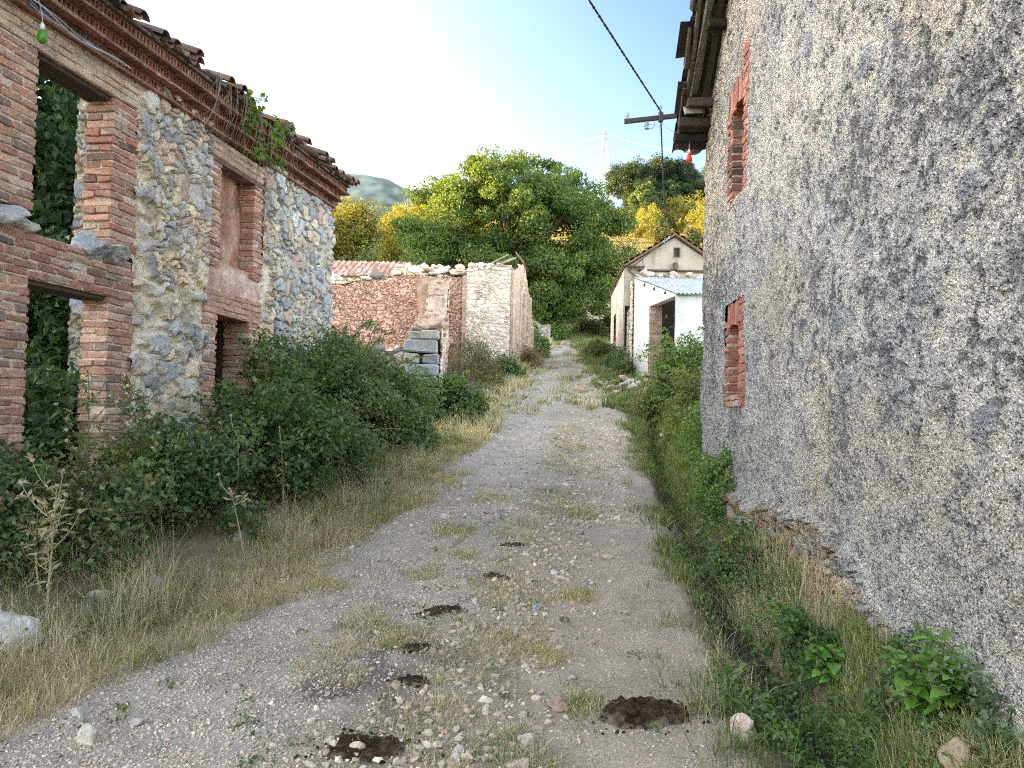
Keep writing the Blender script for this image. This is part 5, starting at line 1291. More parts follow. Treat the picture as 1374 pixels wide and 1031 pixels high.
bramble('bush', 'dry grey brown shrub beside the block pier', 'bush', -1.3, 19.3, (.6, .8, 1.5), 44, 80, .06, [(.26, .23, .15), (.22, .2, .13), (.18, .18, .1)], 432, None, 0, 46, .26, 14, 8, .3)
bramble('bush', 'small dark bush at the foot of the pale ruin corner', 'bush', -.15, 23.4, (.45, .8, .85), 36, 120, .08, BR_PAL, 433, None, 0, 10, .25, 3)
bramble('bush', 'dry brownish weeds at the foot of the mud covered ruin wall', 'weeds', .62, 26.6, (.42, 1.4, .75), 40, 80, .08, [(.25, .20, .13), (.2, .18, .1), (.16, .17, .08)], 434, None, 0, 30, .24, 12, 0, .3)
bramble('bush', 'dark green bush at the lane side just past the ruin', 'bush', .95, 31, (.5, 1.3, 1.0), 40, 100, .1, BR_PAL, 435, None, 0, 8, .3)
bramble('bush', 'pale weeds growing on top of the broken red wall', 'weeds', -5.6, 28.6, (1.2, .7, 1.2), 50, 90, .11, [(.22, .24, .12), (.28, .28, .16), (.18, .2, .1)], 436, None, 1.9, 40, .3, 10, 0, .3)
bramble('bush', 'grassy yellow tuft on the slope of the cross wall', 'weeds', -2.75, 21.2, (.45, .9, .35), 24, 80, .09, [(.40, .36, .16), (.34, .33, .13)], 437, None, .95, 24, .2, 8, 0, .2)
bramble('bush', 'bright green bush at the end of the lane under the walnut', 'bush', 2.2, 40.5, (.7, 1.2, 1.1), 40, 110, .12, GRN, 438, None, 0, 8, .35)
bramble('bush', 'tangled green bush in front of the standing wall fragment', 'bush', 4.4, 44, (1.0, 1.6, 1.0), 50, 100, .13, [(.10, .14, .06), (.13, .16, .07)], 439, None, 0, 12, .35)
bramble('bush', 'green bush between the wall fragment and the gabled house', 'bush', 5.6, 42, (.8, 1.6, 1.7), 54, 100, .13, [(.11, .16, .06), (.15, .18, .07)], 440, None, 0, 12, .35)
bramble('bush', 'low flat hedge of weeds at the foot of the gabled house', 'weeds', 3.45, 30.5, (.75, 2.4, .55), 56, 100, .10, [(.12, .16, .06), (.17, .18, .08), (.09, .12, .05)], 441, None, 0, 16, .28)
bramble('bush', 'dark green weeds against the stone edge of the lean-to', 'weeds', 3.5, 25.4, (.38, 1.3, .85), 40, 110, .08, BR_PAL, 442, None, 0, 14, .25)
bramble('bush', 'dense green slope vegetation left of the lane under the walnut shade', 'bush', .3, 36, (1.0, 2.2, 1.2), 50, 100, .12, BR_PAL, 443, None, 0, 10, .35)
bramble('bush', 'bushy undergrowth behind the standing fragment where the lane disappears', 'bush', 3.3, 51, (2.2, 2.2, 1.8), 60, 110, .15, [(.09, .13, .05), (.11, .15, .06)], 444, None, 0, 10, .45)
# right side: hedge by the lean-to and along the ditch
bramble('bush', 'large leafy bush hiding the foot of the whitewashed lean-to', 'bush', 3.95, 17.6, (.9, 1.2, 2.05), 100, 150, .075, GRN, 451, None, 0, 26, .28, 4, 10, sprays=60)
bramble('bush', 'pale grassy weeds beside the large leafy bush', 'weeds', 3.3, 18.6, (.45, .9, 1.0), 40, 90, .075, [(.24, .26, .13), (.18, .22, .09), (.3, .29, .17)], 452, None, 0, 40, .25, 8, 0, .25)
bramble('bush', 'yellow green bush against the far corner of the roughcast wall', 'bush', 3.32, 13.8, (.46, 1.5, 1.35), 72, 150, .06, [(.12, .19, .05), (.15, .2, .06), (.09, .15, .045), (.2, .21, .08)], 453, None, 0, 26, .22, 4, sprays=50)
bramble('bush', 'leafy growth filling the strip between ditch and wall corner', 'bush', 2.80, 11.0, (.28, 1.3, .92), 60, 130, .05, GRN, 454, None, 0, 24, .18, 4, sprays=50)
bramble('bush', 'green weeds in the dark notch at the wall foot below the lower slit window', 'weeds', 2.34, 8.5, (.20, .8, .62), 46, 120, .05, GRN+BR_PAL[:2], 455, None, 0, 20, .15, 2, sprays=40)
bramble('bush', 'low weeds on the ditch bank halfway along the roughcast wall', 'weeds', 2.02, 6.5, (.24, .95, .42), 34, 80, .042, BR_PAL+GRN, 456, None, 0, 24, .11, 4, sprays=46)
bramble('bush', 'dark leafy weed in the ditch beside the exposed footing stones', 'weeds', 1.84, 4.75, (.22, .5, .30), 20, 60, .05, [(.08, .17, .055), (.11, .21, .06), (.07, .14, .05)], 457, None, 0, 12, .09, sprays=34)
bramble('bush', 'fine blue green weed at the bottom right corner', 'weeds', 1.98, 3.15, (.2, .35, .36), 14, 60, .035, [(.14, .21, .12), (.18, .25, .14)], 458, None, 0, 0, .08, sprays=36)

# nettle with bright heart-shaped leaves
def nettle(label, x, y, h, w, seed, n=9):
    r = np.random.default_rng(seed); z = tz(x, y); t = thing('nettle', label, 'nettle', (x, y, z))
    ml, ms = MB(), MB()
    for i in range(n):
        a = r.uniform(0, 2*PI); b = np.array([x, y, z])+np.array([np.cos(a), np.sin(a), 0])*w*.35*r.uniform(0, 1); e = b+np.array([np.cos(a)*w*.5*r.uniform(.2, 1), np.sin(a)*w*.5*r.uniform(.2, 1), h*r.uniform(.7, 1.05)])
        p = bez(b, (b+e)/2+[0, 0, .03], e, 9); tube(ms, p, np.linspace(.0035, .002, 9), (.10, .17, .05), 5)
        for j in range(2, 9):
            for s in (0, 1):
                an = j*PI/2+s*PI+r.normal(0, .3)+i; d = np.array([np.cos(an), np.sin(an), .25-.4*(8-j)/8]); d = unit(d+r.normal(0, .15, 3)); Lf = np.interp(j, [2, 5, 8], [.075, .085, .05])*r.uniform(.8, 1.15)
                c = p[j]+d*(Lf*.55); up_ = unit(np.array([0, 0, 1.])-d*d[2]+r.normal(0, .15, 3)); sd = unit(np.cross(up_, d)); up_ = np.cross(d, sd)
                tt = np.array([0, .18, .4, .65, .85, 1.]); ww = np.array([.0, .38, .40, .27, .13, 0])*Lf; bend = -.25*Lf*tt**2
                mid = p[j]+d*.01+d*(tt*Lf)[:, None]+up_*bend[:, None]
                lf = mid+sd*ww[:, None]+up_*(ww*.3)[:, None]; rt = mid-sd*ww[:, None]+up_*(ww*.3)[:, None]
                v = np.concatenate([mid, lf, rt]); q = [[k, k+1, 7+k, 6+k] for k in range(5)]+[[k+1, k, 12+k, 13+k] for k in range(5)]
                ml.add(v, q, None, np.array([(.19, .38, .07), (.23, .44, .09), (.15, .31, .06)][r.integers(3)])*r.uniform(.85, 1.15))
    ml.build('leaves', M_LEAF, t, True); ms.build('stem', M_LEAF, t)
nettle('bright green nettle plant at the wall foot in the right foreground', 1.84, 3.38, .40, .30, 461, 12)
nettle('small green nettle among the weeds between ditch and wall', 1.80, 4.35, .24, .16, 462, 4)

# thistles and dead stalks
def thistle(label, x, y, h, seed, col, lcol, leafn, headcol, br=8, name='thistle', lean=.1):
    r = np.random.default_rng(seed); z = tz(x, y); t = thing(name, label, 'thistle' if name == 'thistle' else 'weed', (x, y, z))
    ms, ml, mh = MB(), MB(), MB(); top = np.array([x+r.normal(0, lean), y+r.normal(0, lean), z+h]); p = bez((x, y, z), ((x+top[0])/2+r.normal(0, .05), y, z+h*.6), top, 14)
    tube(ms, p, np.linspace(.009, .003, 14), col, 6); heads = [top]; lp = [p]
    for i in range(br):
        j = r.integers(4, 13); a = r.uniform(0, 2*PI); l = h*r.uniform(.15, .38); e = p[j]+np.array([np.cos(a)*l*.6, np.sin(a)*l*.6, l*.8]); q = bez(p[j], (p[j]+e)/2+[np.cos(a)*.05, np.sin(a)*.05, -.02], e, 7); tube(ms, q, np.linspace(.005, .002, 7), col, 5); heads.append(e); lp.append(q)
    pts = np.concatenate(lp); k = r.integers(0, len(pts), leafn); d = unit(r.normal(size=(leafn, 3))*[1, 1, .5]+[0, 0, .2]); Lf = r.uniform(.04, .11, leafn)
    leaves(ml, pts[k]+d*Lf[:, None]*.5, d, r.normal(size=(leafn, 3))+[0, 0, 1], Lf, Lf*.28, np.array(lcol)*r.uniform(.75, 1.2, (leafn, 1)))
    for hh in heads:
        mh = MB(); stones(mh, [hh], r.uniform(.010, .018), headcol, 1, .9, .3, 3, .3, r)
        dd = unit(r.normal(size=(14, 3))+[0, 0, .8]); leaves(mh, hh+dd*.014, dd, r.normal(size=(14, 3)), .024, .006, headcol); mh.build('flower_head', M_DRY, t)
    ms.build('stem', M_DRY, t); ml.build('leaves', M_DRY, t)
STR = (.46, .42, .28)
thistle('tall bleached dry thistle at the left edge of the verge', -3.12, 5.25, .88, 471, STR, (.50, .45, .32), 120, (.55, .50, .38), 10)
thistle('short bleached thistle leaning beside the tall dry one', -3.32, 5.5, .62, 472, STR, (.48, .44, .3), 70, (.5, .46, .36), 7, lean=.2)
thistle('tall green thistle with white tufts before the near window opening', -3.72, 6.75, 1.28, 473, (.17, .22, .10), (.13, .18, .075), 220, (.62, .60, .55), 14)
thistle('second green thistle with white tufts nearer the brick pier', -3.45, 7.05, 1.15, 474, (.17, .22, .10), (.13, .18, .075), 190, (.62, .60, .55), 12)
thistle('pale grey branching mullein standing out of the brambles under the pale wall', -2.78, 7.75, .9, 475, (.44, .44, .34), (.40, .42, .32), 26, (.50, .47, .36), 9, 'dead_stalk')
thistle('thin dead stalk in front of the dark bramble centre', -2.45, 8.35, .95, 476, STR, STR, 12, (.4, .33, .22), 3, 'dead_stalk')
thistle('brown dead stalk rising from the brambles by the lower doorway', -3.05, 9.3, 1.75, 477, (.2, .15, .1), (.2, .15, .1), 16, (.25, .18, .12), 5, 'dead_stalk')
thistle('straw coloured dead stalk on the ditch bank against the roughcast wall', 1.95, 5.2, .78, 478, STR, STR, 8, (.42, .36, .24), 2, 'dead_stalk', .15)
thistle('dry upright stalk in the verge left of the rubble stones', -2.35, 6.9, .62, 480, STR, STR, 10, (.5, .44, .3), 3, 'dead_stalk')

# vine on the eave with dangling roots
r = np.random.default_rng(88)
vn = thing('creeper', 'green creeper with dangling bare roots hanging over the brick cornice', 'creeper', tuple(FL(2.6, .4, 5.3)))
m = MB(); ss = np.concatenate([r.uniform(1.9, 3.35, 16), r.uniform(2.1, 2.9, 8)]); hh = np.concatenate([r.uniform(5.2, 5.62, 16), r.uniform(4.85, 5.25, 8)])
leaf_cloud(m, FL(ss, r.uniform(.34, .48, 24), hh), .09, 12, .075, .075, [(.16, .26, .05), (.20, .30, .07), (.12, .2, .05)], r, droop=.6, up=.1); m.build('leaves', M_LEAF, vn)
m = MB()
for i in range(52):
    s = r.uniform(1.2, 3.6) if i < 40 else r.uniform(1.4, 2.4); z0 = r.uniform(5.3, 5.5); l = r.uniform(.3, .95)
    p0 = FL(s, .42, z0); p2 = FL(s+r.normal(0, .12), .14+r.uniform(0, .2), z0-l); tube(m, bez(p0, (p0+p2)/2+FL.n*.10+r.normal(0, .05, 3), p2, 8), np.linspace(.004, .0015, 8), np.array((.30, .25, .19))*r.uniform(.6, 1.2), 4, False)
tube(m, bez(FL(1.25, .44, 5.5), FL(1.25, .5, 5.1), FL(1.30, .12, 4.72), 12), .006, (.42, .38, .33), 5)
m.build('root', M_DRY, vn)

# ================================================================== grass (nobody could count it)
def grass(name, n, xf, yf, hr, wr, cols, seed, mask=None, leanf=.5, flat=0., per=16, spread=.04):
    """blades in tufts; each tuft fans out from its own centre"""
    r = np.random.default_rng(seed)
    nt_ = n//per
    y = yf(r, nt_); x = xf(r, y)
    if mask is not None:
        k = mask(x, y) > r.uniform(0, 1, nt_); x, y = x[k], y[k]
    nt_ = len(x); cnt = np.maximum(3, r.poisson(per*r.uniform(.4, 1.6, nt_))); ii = np.repeat(np.arange(nt_), cnt); n = len(ii)
    sc = np.clip(y/6., .8, 4)
    of = r.normal(0, spread, (n, 2))*(sc[ii]**.5)[:, None]*r.uniform(.5, 1.6, nt_)[ii][:, None]
    bx, by = x[ii]+of[:, 0], y[ii]+of[:, 1]; z = terrain(bx, by)-.004
    th_ = r.uniform(*hr, nt_)*(.6+.8*fbm(x*1.5, y*1.5, seed))
    h = th_[ii]*r.uniform(.45, 1.15, n)
    la = np.arctan2(of[:, 1], of[:, 0])+r.normal(0, .9, n); lm = h*np.abs(r.normal(leanf*.5, leanf, n))
    if flat: f = r.uniform(0, 1, n) < flat; lm = np.where(f, h*1.2, lm); la = np.where(f, r.uniform(0, 2*PI, n), la); h = np.where(f, h*.10+.008, h)
    tk = np.clip(fbm(x*2, y*2, seed+3)*1.1+r.normal(0, .22, nt_), 0, .999)
    cc = pal(cols, np.clip(tk[ii]+r.normal(0, .12, n), 0, .999))*r.uniform(.7, 1.25, n)[:, None]
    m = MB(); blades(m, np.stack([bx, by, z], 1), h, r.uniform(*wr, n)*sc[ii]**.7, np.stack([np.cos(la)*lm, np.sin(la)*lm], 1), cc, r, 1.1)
    return tag(m.build(name, M_GRASS), kind='stuff')
YF = lambda a, b, p=1.6: (lambda r, n: a+(b-a)*r.uniform(0, 1, n)**p)
DRYC = [(.26, .31, .12), (.38, .37, .19), (.52, .46, .29), (.62, .56, .39), (.70, .64, .48), (.50, .43, .29)]
GRNC = [(.46, .42, .27), (.19, .26, .09), (.14, .22, .07), (.22, .29, .10), (.32, .32, .16), (.12, .19, .06)]
def gap(x, y): return 1-(1-sstep(.06, .20, np.abs(x-xd(y)-.16*(fbm(y*1.3, y*0, 8)-.5)+.02)))*sstep(5, 6.5, y)*.93
def wobl(x, y, s): return .38*(fbm(y*.8, y*0+s, 520+s, 4)-.5)*2
grass('dry_grass', 80000, lambda r, y: xl(y)+.16-np.abs(r.normal(0, .72, len(y)))+wobl(0, y, 1), YF(3.0, 15, 1.5), (.06, .18), (.0022, .0048), DRYC, 501, lambda x, y: np.clip(sstep(.30, .55, fbm(x*1.9, y*1.9, 502))+.12, 0, 1), .6, .25)
grass('dry_grass', 9000, lambda r, y: xl(y)-.25-np.abs(r.normal(0, .5, len(y))), YF(3.2, 12, 1.3), (.24, .52), (.0018, .003), DRYC[2:], 503, lambda x, y: sstep(.4, .6, fbm(x*1.3, y*1.3, 504)), .6, 0, 6)
grass('green_grass', 12000, lambda r, y: xl(y)-.3-np.abs(r.normal(0, .5, len(y))), YF(3.2, 12, 1.3), (.10, .26), (.003, .006), GRNC, 516, lambda x, y: sstep(.5, .6, fbm(x*1.1, y*1.1, 517)), .5, 0)
grass('dry_grass', 20000, lambda r, y: xl(y)+.2-np.abs(r.normal(0, .7, len(y)))+wobl(0, y, 2), YF(14, 46, 1.2), (.12, .38), (.006, .012), DRYC, 505, None, .5, .15)
grass('green_grass', 50000, lambda r, y: xr(y)+wobl(0, y, 3)+(xd(y)-xr(y))*r.uniform(-.35, 1.15, len(y))**1., YF(3.0, 20, 1.5), (.05, .17), (.0028, .0065), GRNC, 506, lambda x, y: np.clip(sstep(.36, .56, fbm(x*2.1, y*1.5, 507)), 0, 1)*sstep(-.35, .3, x-xr(y))*gap(x, y), .6, .2)
grass('green_grass', 36000, lambda r, y: xd(y)+.02+(1.74+.0707*y-xd(y))*r.uniform(0, 1, len(y))**.8, YF(2.8, 11, 1.4), (.05, .17), (.0028, .0065), GRNC+DRYC[2:3], 508, lambda x, y: sstep(.30, .52, fbm(x*2.5, y*1.6, 509))*gap(x, y), .6, .15)
grass('green_grass', 16000, lambda r, y: xd(y)+.04+np.abs(r.normal(0, .28, len(y))), YF(9, 20, 1.0), (.10, .28), (.004, .008), GRNC, 523, gap, .6, .1)
grass('dry_grass', 1500, lambda r, y: r.uniform(1.74, 2.0, len(y))+.03*y-.12, YF(4.1, 6.4, 1), (.22, .50), (.0018, .003), DRYC[1:], 510, lambda x, y: sstep(.4, .6, fbm(x*2, y*2, 511)), .45, 0, 8)
grass('dry_grass', 4500, lambda r, y: xr(y)+(xd(y)-xr(y))*r.uniform(-.2, 1.3, len(y)), YF(3.0, 9, 1.3), (.06, .2), (.002, .0035), DRYC[2:], 518, lambda x, y: sstep(.4, .6, fbm(x*1.7, y*1.7, 519)), .8, .5, 8)
grass('green_grass', 16000, lambda r, y: xr(y)-.25+np.abs(r.normal(0, .8, len(y)))+wobl(0, y, 4), YF(19, 50, 1.1), (.10, .35), (.006, .014), GRNC, 512, None, .5)
TUFTS = [(-.2, 5.2, .34), (-.16, 4.45, .27), (-.30, 3.75, .30), (.0, 5.8, .28), (.05, 6.4, .28), (.26, 5.0, .12), (-1.05, 4.75, .25), (-.92, 5.4, .2), (-.8, 6.8, .2), (.12, 7.2, .25), (.2, 8.1, .28), (.45, 9.2, .3), (.6, 10.4, .35), (.95, 12.3, .45), (1.05, 14, .4), (1.25, 16, .5), (.55, 6.2, .10), (.42, 4.2, .12), (-.62, 8.4, .2), (-.2, 10.2, .25), (-1.45, 6.3, .14), (.1, 3.5, .18), (-.75, 5.0, .1), (-.45, 7.5, .14), (.9, 9.5, .2)]
def midmask(x, y):
    c = np.zeros_like(x)
    for (a, b, q) in TUFTS: c = np.maximum(c, np.exp(-((x-a)/(q*1.25))**2-((y-b)/(q*1.8))**2))
    return np.clip(sstep(.30, 1.0, c+2.0*(fbm(x*4.5, y*3.5, 514, 4)-.5))+.03, 0, 1)
def tuftx(r, y):
    k = r.integers(0, len(TUFTS), len(y)); T_ = np.array(TUFTS)[k]; y[:] = np.where(r.uniform(0, 1, len(y)) < .8, T_[:, 1]+r.normal(0, 1, len(y))*T_[:, 2]*1.5, y); y[:] = np.maximum(y, 2.8)
    return np.where(np.abs(y-T_[:, 1]) < T_[:, 2]*4, T_[:, 0]+r.normal(0, 1, len(y))*T_[:, 2]*1.1, xl(y)+(xr(y)-xl(y))*r.uniform(.08, .95, len(y)))
grass('tuft_grass', 190000, tuftx, YF(3.0, 20, 1.4), (.025, .095), (.002, .0042), DRYC[1:]+GRNC[1:3], 513, midmask, .9, .4, 11, .022)
grass('tuft_grass', 26000, lambda r, y: xl(y)+(xr(y)-xl(y))*r.uniform(.02, .98, len(y)), YF(18, 52, 1.1), (.06, .22), (.005, .012), DRYC[1:]+GRNC[1:4], 521, lambda x, y: sstep(.46, .58, fbm(x*1.6, y*.8, 522)), .6, .2)
grass('straw_litter', 16000, lambda r, y: xl(y)+(xr(y)-xl(y))*np.clip(r.normal(.72, .25, len(y)), -.1, 1.3), YF(3.0, 12, 1.6), (.03, .13), (.0016, .003), [(.52, .45, .32), (.58, .51, .38), (.46, .38, .27)], 515, None, .5, 1., 3, .08)

def weed_cover(n, xf, yf, cols, seed, L=.045, hh=.14, mask=None):
    r = np.random.default_rng(seed); y = yf(r, n); x = xf(r, y)
    if mask is not None: k = mask(x, y) > r.uniform(0, 1, n); x, y = x[k], y[k]
    n = len(x); z = terrain(x, y, False); m = MB()
    hgt = r.uniform(.02, hh, n)
    leaf_cloud(m, np.stack([x, y, z+hgt*.6], 1), np.stack([r.uniform(.05, .13, n), r.uniform(.05, .13, n), hgt], 1)*np.clip(y/7, .8, 2)[:, None], 22, L, L*.55, cols, r, up=.9, lvar=.4, shell=.3)
    return tag(m.build('ground_weeds', M_LEAF), kind='stuff')
weed_cover(520, lambda r, y: xr(y)+.1+(xd(y)-xr(y))*r.uniform(0, .75, len(y)), YF(3.0, 18, 1.4), GRN+BR_PAL[:3], 531, .042, .13, lambda x, y: sstep(.42, .56, fbm(x*1.6, y*1.2, 532))*gap(x, y))
weed_cover(620, lambda r, y: xd(y)+(1.76+.0707*y-xd(y))*r.uniform(0, 1, len(y)), YF(2.8, 10.5, 1.3), GRN+BR_PAL[:4], 533, .04, .22, lambda x, y: sstep(.35, .55, fbm(x*2, y*1.4, 534))*gap(x, y))
weed_cover(420, lambda r, y: xl(y)-.35-np.abs(r.normal(0, .6, len(y))), YF(3.2, 15, 1.3), GRN+BR_PAL, 535, .045, .20, lambda x, y: sstep(.42, .56, fbm(x*1.3, y*1.1, 536)))
weed_cover(150, lambda r, y: xl(y)+(xr(y)-xl(y))*np.clip(r.normal(.45, .2, len(y)), 0, 1), YF(3.0, 12, 1.5), GRN+BR_PAL[:2], 537, .022, .035)

# ================================================================== gravel, stones, dung
GPAL = [(0.488, 0.412, 0.342), (0.554, 0.458, 0.368), (0.427, 0.376, 0.325), (0.587, 0.461, 0.358), (0.664, 0.554, 0.451), (0.503, 0.377, 0.298), (0.487, 0.435, 0.38), (0.595, 0.506, 0.418), (0.72, 0.643, 0.529), (0.493, 0.396, 0.307), (0.386, 0.327, 0.274), (0.581, 0.427, 0.332)]
r = np.random.default_rng(91)
def scatter(n, ya, yb, p, tfun, smin, smax, k, sub=0, keepf=None):
    y = ya+(yb-ya)*r.uniform(0, 1, n)**p; t = tfun(n); x = xl(y)+(xr(y)-xl(y))*t
    if keepf is not None: q = keepf(x, y, t) > r.uniform(0, 1, n); x, y = x[q], y[q]
    s = smin+(smax-smin)*r.uniform(0, 1, len(x))**k
    return x, y, s
m = MB()
for (n, ya, yb, p, tf, a, b, k) in ((46000, 3.0, 10, 1.5, lambda n: np.clip(r.normal(.2, .18, n), -.06, 1), .0035, .013, 3.2), (18000, 3.0, 10, 1.5, lambda n: r.uniform(.0, 1., n), .003, .010, 3.), (9000, 9, 26, 1.3, lambda n: r.uniform(.02, .95, n), .009, .03, 2.2), (2600, 3.0, 10, 1.4, lambda n: np.clip(r.normal(.62, .09, n), 0, 1), .006, .034, 2.6)):
    x, y, s = scatter(n, ya, yb, p, tf, a, b, k)
    z = terrain(x, y)+.014+s*.12
    stones(m, np.stack([x, y, z], 1), s, pal(GPAL, r.uniform(0, 1, len(x)), .2), 0, .6, .3, 31, .3, r)
tag(m.build('gravel', M_GRAVEL), kind='stuff')
m = MB()
for (n, ya, yb, p, tf, a, b, k) in ((330, 3.1, 9, 1.4, lambda n: np.clip(r.normal(.12, .12, n), -.05, .9), .010, .030, 2.8), (250, 3.2, 16, 1.4, lambda n: np.clip(r.normal(.62, .10, n), 0, 1), .016, .05, 2.4), (240, 9, 24, 1.2, lambda n: r.uniform(.05, .9, n), .03, .06, 2)):
    x, y, s = scatter(n, ya, yb, p, tf, a, b, k)
    z = terrain(x, y)+.014+s*.02
    stones(m, np.stack([x, y, z], 1), s, pal(GPAL, r.uniform(0, 1, len(x)), .2)*.92, 1, .55, .3, 33, .25, r)
tag(m.build('pebbles', M_GRAVEL), kind='stuff')

def rock(label, x, y, s, col, seed, flat=.6, lift=.25, asp=1., name='rock', rz=0., group=None, zz=None):
    z = tz(x, y) if zz is None else zz
    rr = np.random.default_rng(seed); m = MB(); stones(m, [(x, y, z+s*lift)], s, col, 3, flat, .6, seed, .2, rr)
    return tag(m.build(name, M_ROCK), label, 'rock', group)
rock('large pale grey boulder half hidden in grass at the left edge', -2.98, 4.72, .18, (.50, .51, .51), 601, .75, .55)
rock('cream rounded stone on the gravel at the bottom left', -1.90, 3.62, .075, (.50, .45, .37), 602, .7)
rock('white angular stone behind the cream one at the bottom left', -2.10, 3.86, .07, (.52, .51, .48), 603, .7)
rock('small grey stone right of the white angular stone', -1.80, 3.82, .05, (.42, .41, .40), 604, .7)
rock('pinkish smooth stone beside the dung heap at the bottom', 1.16, 3.75, .085, (.54, .42, .36), 605, .8, .35)
rock('flat grey stone in the verge grass below the dark brambles', -2.72, 6.0, .10, (.36, .37, .38), 606, .5)
rock('grey stone sticking out of the dry grass left of the bramble foot', -2.55, 7.3, .09, (.38, .37, .37), 607, .6)
rock('flat pale stone deep in the left verge', -2.95, 5.6, .09, (.44, .46, .45), 608, .4)
rock('purplish grey stone under the bramble edge', -2.25, 8.0, .08, (.36, .34, .37), 609, .6)
rock('white stone at the lane edge next to the grass verge', -1.55, 7.6, .05, (.60, .60, .58), 610, .6)
rock('pale stone in the verge near the dead bramble canes', -1.85, 8.8, .08, (.48, .47, .45), 611, .6)
rock('bluish flat stone in the stony middle of the lane', .22, 5.9, .07, (.38, .41, .46), 612, .4)
rock('reddish brown stone in the middle of the lane near the bottom', .30, 4.15, .075, (.38, .27, .22), 613, .5)
rock('pale flat stone in the lane centre below the tuft', .12, 3.72, .07, (.52, .48, .43), 614, .4)
rock('grey white stone in the middle of the lane farther up', .42, 6.9, .075, (.52, .51, .49), 615, .5)
rock('tan stone on the earthy right wheel track', .95, 7.4, .06, (.50, .41, .32), 616, .6)
rock('pinkish stone at the bottom centre of the lane', .05, 3.45, .08, (.48, .36, .31), 617, .5)
rock('brown stone beside the bluish one in the lane', .34, 5.3, .06, (.40, .32, .26), 618, .5)
rock('grey rock lodged in the ditch by the weeds', 1.55, 4.35, .07, (.36, .34, .32), 619, .6)
rock('rough tan boulder under the nettle', 1.82, 3.12, .09, (.36, .29, .21), 620, .7, .3)
rock('pale rock in the grass beside the ditch by the leafy bush', 3.15, 15.8, .14, (.50, .50, .49), 621, .6)
rr = np.random.default_rng(64)
for i in range(16):
    x, y = 3.2+rr.normal(0, .32), 22.2+rr.normal(0, .45); s = rr.uniform(.13, .28)
    rock('flat stone of the heap spilled in front of the lean-to', x, y, s, pal([(.46, .40, .33), (.50, .45, .38), (.38, .36, .34), (.48, .36, .29)], rr.uniform())*1., 630+i, .4, .3+.9*rr.uniform()*np.exp(-((x-3.2)/.3)**2), group='flat stones heaped in front of the lean-to')
m = MB(); p0 = np.array((3.05, 21.9, tz(3.05, 21.9)+.22)); tube(m, [p0, p0+[.5, -.05, .02], p0+[1.05, 0, -.02]], .05, (.34, .29, .23), 7); tag(m.build('log', M_WOOD), 'grey wooden log lying across the stone heap', 'log')

def dung(label, x, y, R, h, seed, col=(.055, .035, .022)):
    rr = np.random.default_rng(seed); t = thing('dung', label, 'dung', (x, y, tz(x, y)))
    n, k = 34, 64; rad = np.linspace(0, 1, n); a = np.arange(k)*2*PI/k; A, Rr = np.meshgrid(a, rad)
    out = R*(.55+.75*fbm(np.cos(a)*1.6+seed, np.sin(a)*1.6, seed, 3)); X = x+np.cos(A)*Rr*out[None]; Y = y+np.sin(A)*Rr*out[None]*.75
    Hn = h*(1-Rr**2.2)*(.25+1.3*fbm(X*14, Y*14, seed+1, 4))+.010*(fbm(X*60, Y*60, seed+2, 2)-.5)*(1-Rr)
    Z = terrain(X, Y)+.017+Hn*(1-.0*Rr)-.03*Rr**8
    c = mixc(col, np.array(col)*2.6, sstep(.5, .8, fbm(X*22, Y*22, seed+3, 3)))
    c = mixc(c, np.broadcast_to((.28, .235, .185), c.shape), np.clip(sstep(.55, 1., Rr+.5*(fbm(X*18, Y*18, seed+4, 3)-.5)), 0, 1)*.9)
    i = np.arange(n-1)[:, None]*k+np.arange(k); j = np.arange(n-1)[:, None]*k+(np.arange(k)+1) % k
    m = MB(); m.add(np.stack([X, Y, Z], -1).reshape(-1, 3), np.stack([i, j, j+k, i+k], -1).reshape(-1, 4), None, c.reshape(-1, 3)); m.build('heap', M_DUNG, t)
    q = int(60*R/.15); aa = rr.uniform(0, 2*PI, q); ra = R*rr.uniform(.3, 1.5, q)*.9; X = x+np.cos(aa)*ra; Y = y+np.sin(aa)*ra*.7; s = rr.uniform(.003, .013, q)
    lm_ = int(90*h/.055); la_ = rr.uniform(0, 2*PI, lm_); lr_ = R*.8*rr.uniform(0, 1, lm_)**.7; lx, ly = x+np.cos(la_)*lr_, y+np.sin(la_)*lr_*.75
    m = MB(); stones(m, np.stack([lx, ly, terrain(lx, ly)+.01+h*.8*(1-(lr_/R)**2)], 1), rr.uniform(.012, .034, lm_)*min(1, h/.03), np.array(col)*rr.uniform(.7, 1.9, (lm_, 1)), 1, .8, .8, seed+5, .5, rr); m.build('clods', M_DUNG, t)['kind'] = 'stuff'
    m = MB(); stones(m, np.stack([X, Y, terrain(X, Y)+.014+s*.3+np.clip(h*(1-(ra/R)**2), 0, 1)*.6], 1), s, np.array(col)*rr.uniform(.8, 2., (q, 1)), 0, .8, .4, seed, .5, rr); o = m.build('crumbs', M_DUNG, t); o['kind'] = 'stuff'
dung('large dark brown dung heap at the bottom right of the lane', .72, 3.98, .27, .06, 701)
dung('flat dark dung patch in the lane left of centre', -.52, 4.38, .12, .018, 702)
dung('small dung patch just above the flat one', -.56, 4.92, .11, .015, 703)
dung('irregular dung patch farther up the left track', -.48, 5.65, .19, .016, 704)
dung('dung patch by the tufts in the middle distance', -.10, 6.65, .14, .02, 705)
dung('smallest dung patch farthest up the lane', .03, 7.8, .15, .016, 706)
dung('wide wet dung smear at the bottom edge of the lane', -.62, 3.50, .26, .014, 707)

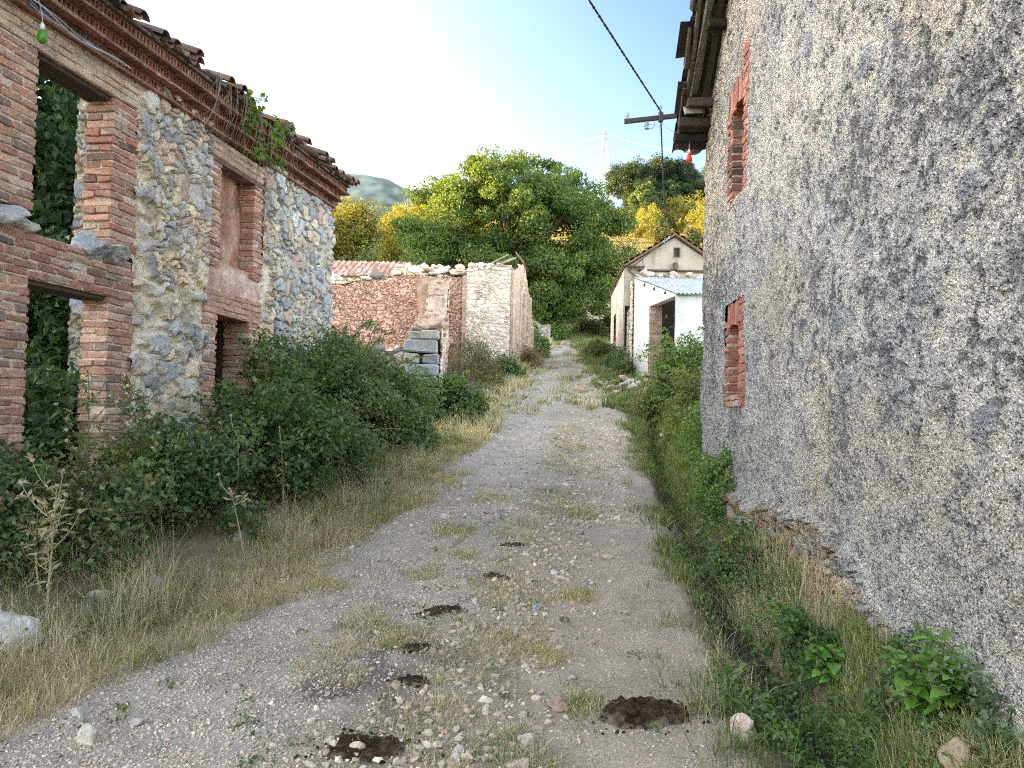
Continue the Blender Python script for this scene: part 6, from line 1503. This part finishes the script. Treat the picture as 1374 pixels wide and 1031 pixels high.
# ================================================================== camera, light, sky
p_, r_ = math.radians(1.8), math.radians(1.2)
Fv = Vector((0, math.cos(p_), math.sin(p_))); R0 = Vector((1, 0, 0)); U0 = R0.cross(Fv)
Rv = math.cos(r_)*R0+math.sin(r_)*U0; Uv = -math.sin(r_)*R0+math.cos(r_)*U0
cam = bpy.data.cameras.new('camera'); co = bpy.data.objects.new('camera', cam); COL.objects.link(co)
cam.sensor_width = 36; cam.lens = 1030/1374*36; cam.clip_start = .05; cam.clip_end = 8000
co.matrix_world = Matrix(((Rv.x, Uv.x, -Fv.x, 0), (Rv.y, Uv.y, -Fv.y, 0), (Rv.z, Uv.z, -Fv.z, 1.62), (0, 0, 0, 1)))
SC.camera = co

sd = Vector((SUN_D[0]*math.cos(SUN_EL), SUN_D[1]*math.cos(SUN_EL), math.sin(SUN_EL))).normalized()
sun = bpy.data.lights.new('sun', 'SUN'); sun.energy = 5.0; sun.angle = math.radians(.5); sun.color = (6.6, 4.6, 1.1)
so = bpy.data.objects.new('sun', sun); COL.objects.link(so); so.rotation_euler = sd.to_track_quat('Z', 'Y').to_euler(); so.location = (-30, -10, 40)

w = bpy.data.worlds.new('World'); SC.world = w; w.use_nodes = True
nt = w.node_tree; bg = nt.nodes['Background']
sky = nt.nodes.new('ShaderNodeTexSky'); sky.sky_type = 'NISHITA'; sky.sun_disc = False
sky.sun_elevation = SUN_EL; sky.sun_rotation = math.atan2(SUN_D[0], SUN_D[1]); sky.altitude = 900; sky.air_density = 1.; sky.dust_density = 2.; sky.ozone_density = 1.
# real skies are whiter towards the sun and the haze, bluer away from it
hs = nt.nodes.new('ShaderNodeHueSaturation'); hs.inputs['Saturation'].default_value = .75
nt.links.new(sky.outputs[0], hs.inputs['Color'])
tc = nt.nodes.new('ShaderNodeTexCoord'); dt = nt.nodes.new('ShaderNodeVectorMath'); dt.operation = 'DOT_PRODUCT'; dt.inputs[1].default_value = (.35, .75, .56)
nt.links.new(tc.outputs['Generated'], dt.inputs[0])
rp = nt.nodes.new('ShaderNodeMapRange'); rp.inputs['From Min'].default_value = .62; rp.inputs['From Max'].default_value = .99
nt.links.new(dt.outputs['Value'], rp.inputs['Value'])
mx = nt.nodes.new('ShaderNodeMix'); mx.data_type = 'RGBA'; mx.inputs[6].default_value = (9.9, 8.95, 7.8, 1); mx.inputs[7].default_value = (1.9, 2.6, 4.1, 1)
nt.links.new(rp.outputs[0], mx.inputs[0])
wm = nt.nodes.new('ShaderNodeVectorMath'); wm.operation = 'MULTIPLY'
nt.links.new(hs.outputs[0], wm.inputs[0]); nt.links.new(mx.outputs[2], wm.inputs[1]); nt.links.new(wm.outputs[0], bg.inputs['Color'])
bg.inputs['Strength'].default_value = .15
SC.view_settings.view_transform = 'Standard'; SC.view_settings.look = 'None'; SC.view_settings.exposure = 0; SC.view_settings.gamma = 1
SC.cycles.max_bounces = 6; SC.cycles.transparent_max_bounces = 4; SC.cycles.use_denoising = False; SC.cycles.pixel_filter_type = 'BLACKMAN_HARRIS'; SC.cycles.filter_width = 1.1
